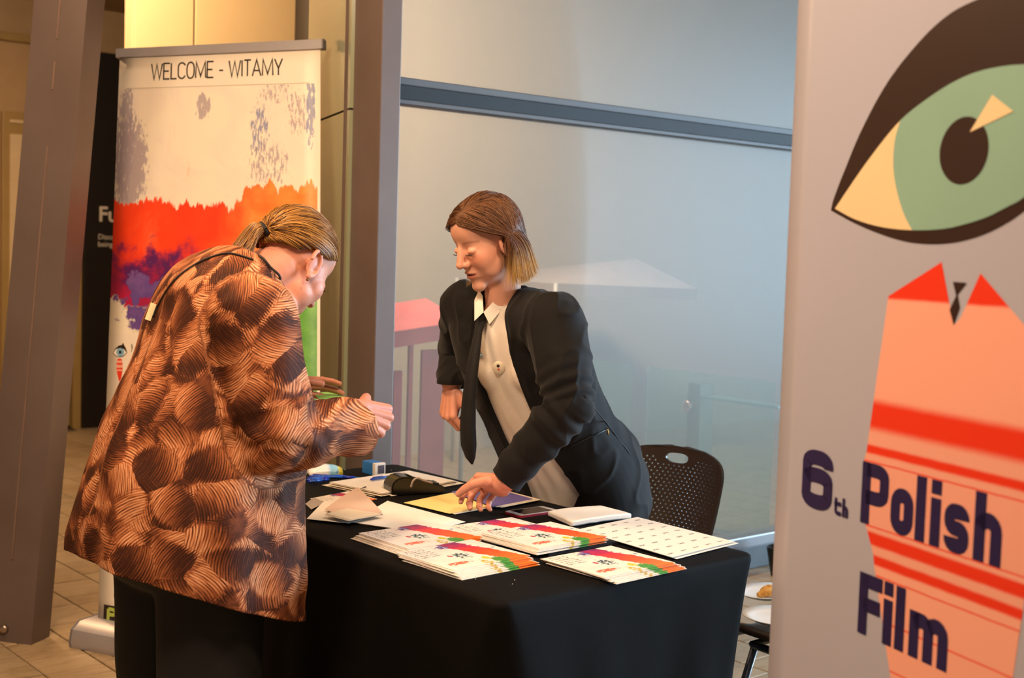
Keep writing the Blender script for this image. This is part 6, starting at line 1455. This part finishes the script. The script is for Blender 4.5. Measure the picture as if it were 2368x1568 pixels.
disp += np.array([.004 * mnoise.noise(Vector(p) * 8) + crease(Vector(p)) for p in a]); put_co(jm, a + nrm * disp[:, None])
cut_mesh(jm, T_(1400, 1175), (spine[0] - spine[1]).normalized(), spine[0], .45)
cut_mesh(jm, LW - (LW - LE).normalized() * .012, (LW - LE).normalized(), LW, .10); cut_mesh(jm, RW_ - (RW_ - RE).normalized() * .004, Vector((0, 0, -1)), RW_, .09)
# open the front with a wedge
bm = bmesh.new(); bm.from_mesh(jm); bmesh.ops.holes_fill(bm, edges=[e for e in bm.edges if e.is_boundary], sides=0); bmesh.ops.triangulate(bm, faces=[f for f in bm.faces if len(f.verts) > 4]); bmesh.ops.recalc_face_normals(bm, faces=bm.faces); bm.to_mesh(jm); bm.free()
jk = mesh_obj('jacket', jm, M_jack, yw, yinv)
Ltot = (spine[5] - spine[1]).length
prof_r = [(-.45, -.085), (-.05, -.085), (.25, -.085), (.55, -.085), (.8, -.080), (.97, -.062), (1.25, -.045)]
prof_l = [(1.25, .045), (.97, .060), (.8, .068), (.55, .070), (.25, .080), (-.05, .12), (-.45, .19)]
poly = [spine[1] + sdir * (t * Ltot) + yl * l for t, l in prof_r + prof_l]
cu = bmesh.new(); bm_prism(cu, [p + xf * .02 for p in poly], xf * .5); bmesh.ops.recalc_face_normals(cu, faces=cu.faces); cut_o = from_bm('cutter', cu)
bpy.context.view_layer.update()
md = jk.modifiers.new('open', 'BOOLEAN'); md.object = cut_o; md.operation = 'DIFFERENCE'; md.solver = 'EXACT'
bpy.context.view_layer.update(); cut_o.parent = None
apply_mods(jk); bpy.data.objects.remove(cut_o, do_unlink=True); smoothby(jk, 50)
from mathutils.bvhtree import BVHTree
def bvh_of(o): return BVHTree.FromPolygons([v.co.copy() for v in o.data.vertices], [tuple(p.vertices) for p in o.data.polygons])
jb, sb = bvh_of(jk), bvh_of(shirt_o)
def cast(bv, px, py, off, lim=None):
    d = ray(px, py).normalized(); h = bv.ray_cast(CPOS, d)
    return None if h[0] is None else h[0] - d * off
def cast_x(bv, p, off):
    h = bv.ray_cast(p + xf * .6, -xf); return (h[0] + xf * off) if h[0] is not None else p
M_lap = fabric('black_lapel_cloth', '#0d0b0b', .5, .2)
# zip pocket on the near side, side seam
zp1 = [cast(jb, 1313 + (1405 - 1313) * t, 1036 + (992 - 1036) * t, .0015) for t in [k / 8 for k in range(9)]]
if all(zp1):
    adopt(tube('pocket_zip', zp1, .0022, mat('zip_black', '#050505', .3), None, 6), yw, yinv)
    pz = zp1[-1]; adopt(tube('zip_pull', [pz, pz + Vector((.002, -.003, -.016))], [.003, .0022], mat('zip_gold', '#c8a860', .3, metal=.8), None, 6), yw, yinv)
sm1 = [cast(jb, *p, .0008) for p in ((1352, 915), (1375, 945), (1400, 975), (1425, 1008), (1445, 1035), (1458, 1052))]
sm1 = [p for p in sm1 if p]
if len(sm1) > 2: adopt(tube('side_seam', sm1, .0016, M_lap, None, 6), yw, yinv)
# collar flaps, tie, pins
dfl = cast(sb, 1128, 752, .014); dfl = (dfl - CPOS).dot(FWD) if dfl else 3.42
def flap(pxs):
    pts = [at(px, py, dfl + dz) for px, py, dz in pxs]
    return adopt(prism('collar_flap', pts, (CPOS - pts[0]).normalized() * .003, M_shirt), yw, yinv, smooth=False)
flap([(1118, 722, -.004), (1132, 750, -.006), (1171, 703, .004), (1157, 680, .01)]); flap([(1108, 670, .03), (1097, 694, .01), (1097, 742, -.004), (1118, 722, -.004), (1116, 684, .02)])
td_ = [cast(sb, 1117, 735, .012), None]; dk_ = (td_[0] - CPOS).dot(FWD) if td_[0] else 3.45
cl_ = [(1117, 728, 9), (1113, 742, 12), (1106, 768, 9), (1098, 815, 12), (1090, 870, 14), (1084, 930, 16), (1082, 985, 18), (1084, 1030, 18), (1088, 1058, 11), (1092, 1074, 1)]
tdp = lambda py: float(np.interp(py, [728, 770, 850, 1080], [0.0, .02, .06, .075]))
V = []; 
for px, py, hw_ in cl_: V += [at(px - hw_, py, dk_ - tdp(py)), at(px + hw_, py, dk_ - tdp(py) - .008)]
F = [(2 * i, 2 * i + 1, 2 * i + 3, 2 * i + 2) for i in range(len(cl_) - 1)]
o = pydata('necktie', V, F, M_tie, None, False); md = o.modifiers.new('t', 'SOLIDIFY'); md.thickness = .005; md.offset = 0; adopt(o, yw, yinv); smoothby(o, 30)
kb = Blob(); kb.cone(at(1117, 730, dk_ - .006), .013, at(1112, 748, dk_ - .006), .009); mesh_obj('tie_knot', kb.mesh('tie_knot', .002, 2), M_tie, yw, yinv)
pb_ = cast(sb, 1153, 850, .004)
if pb_:
    q_ = (CPOS - pb_).normalized(); q_ = (q_ + xf * 1.2).normalized(); mt_ = Matrix.Translation(pb_) @ q_.to_track_quat('Z', 'Y').to_matrix().to_4x4()
    bg_ = adopt(lathe('round_badge', [(.0185, -.002), (.0185, .001), (.017, .0028), (0, .0036)], mat('badge_white', '#f2e6cc', .25), None, mt_), yw, yinv)
    for r_, zz, ofs, mm in ((.0045, .0042, (0.0, .006), M_eye_dark), (.003, .0042, (0.001, -.004), M_redp)):
        adopt(lathe('badge_print', [(r_, .003), (r_, zz), (0, zz)], mm, None, mt_ @ Matrix.Translation((ofs[0], ofs[1], 0)), 12), yw, yinv)
for (px, py, c_) in ((1108, 812, M_redp), (1112, 822, M_eyeb)):
    p = cast(sb, px, py, .003)
    if p: bm = bmesh.new(); bmesh.ops.create_icosphere(bm, subdivisions=2, radius=.0055); bmesh.ops.scale(bm, verts=bm.verts, vec=(1, 1, .5)); bmesh.ops.translate(bm, verts=bm.verts, vec=p); adopt(from_bm('lapel_pin', bm, c_), yw, yinv)
# ---- trousers and shoes
B = Blob()
for fx, fy in yfeet: B.chain([Vector((hipc.x + .03, fy, .86)), Vector((hipc.x + .045, fy, .48)), Vector((fx + .005, fy, .05))], [.095, .085, .08])
B.ell(Vector((hipc.x + .03, YY, .82)), Vector((.12, 0, 0)), Vector((0, .16, 0)), Vector((0, 0, .10)))
mesh_obj('trousers', B.mesh('trousers', .009, 5), M_trs, yw, yinv)
for fx, fy in yfeet: shoe(yw, yinv, (-1, 0, 0), (fx, fy), M_shoe)
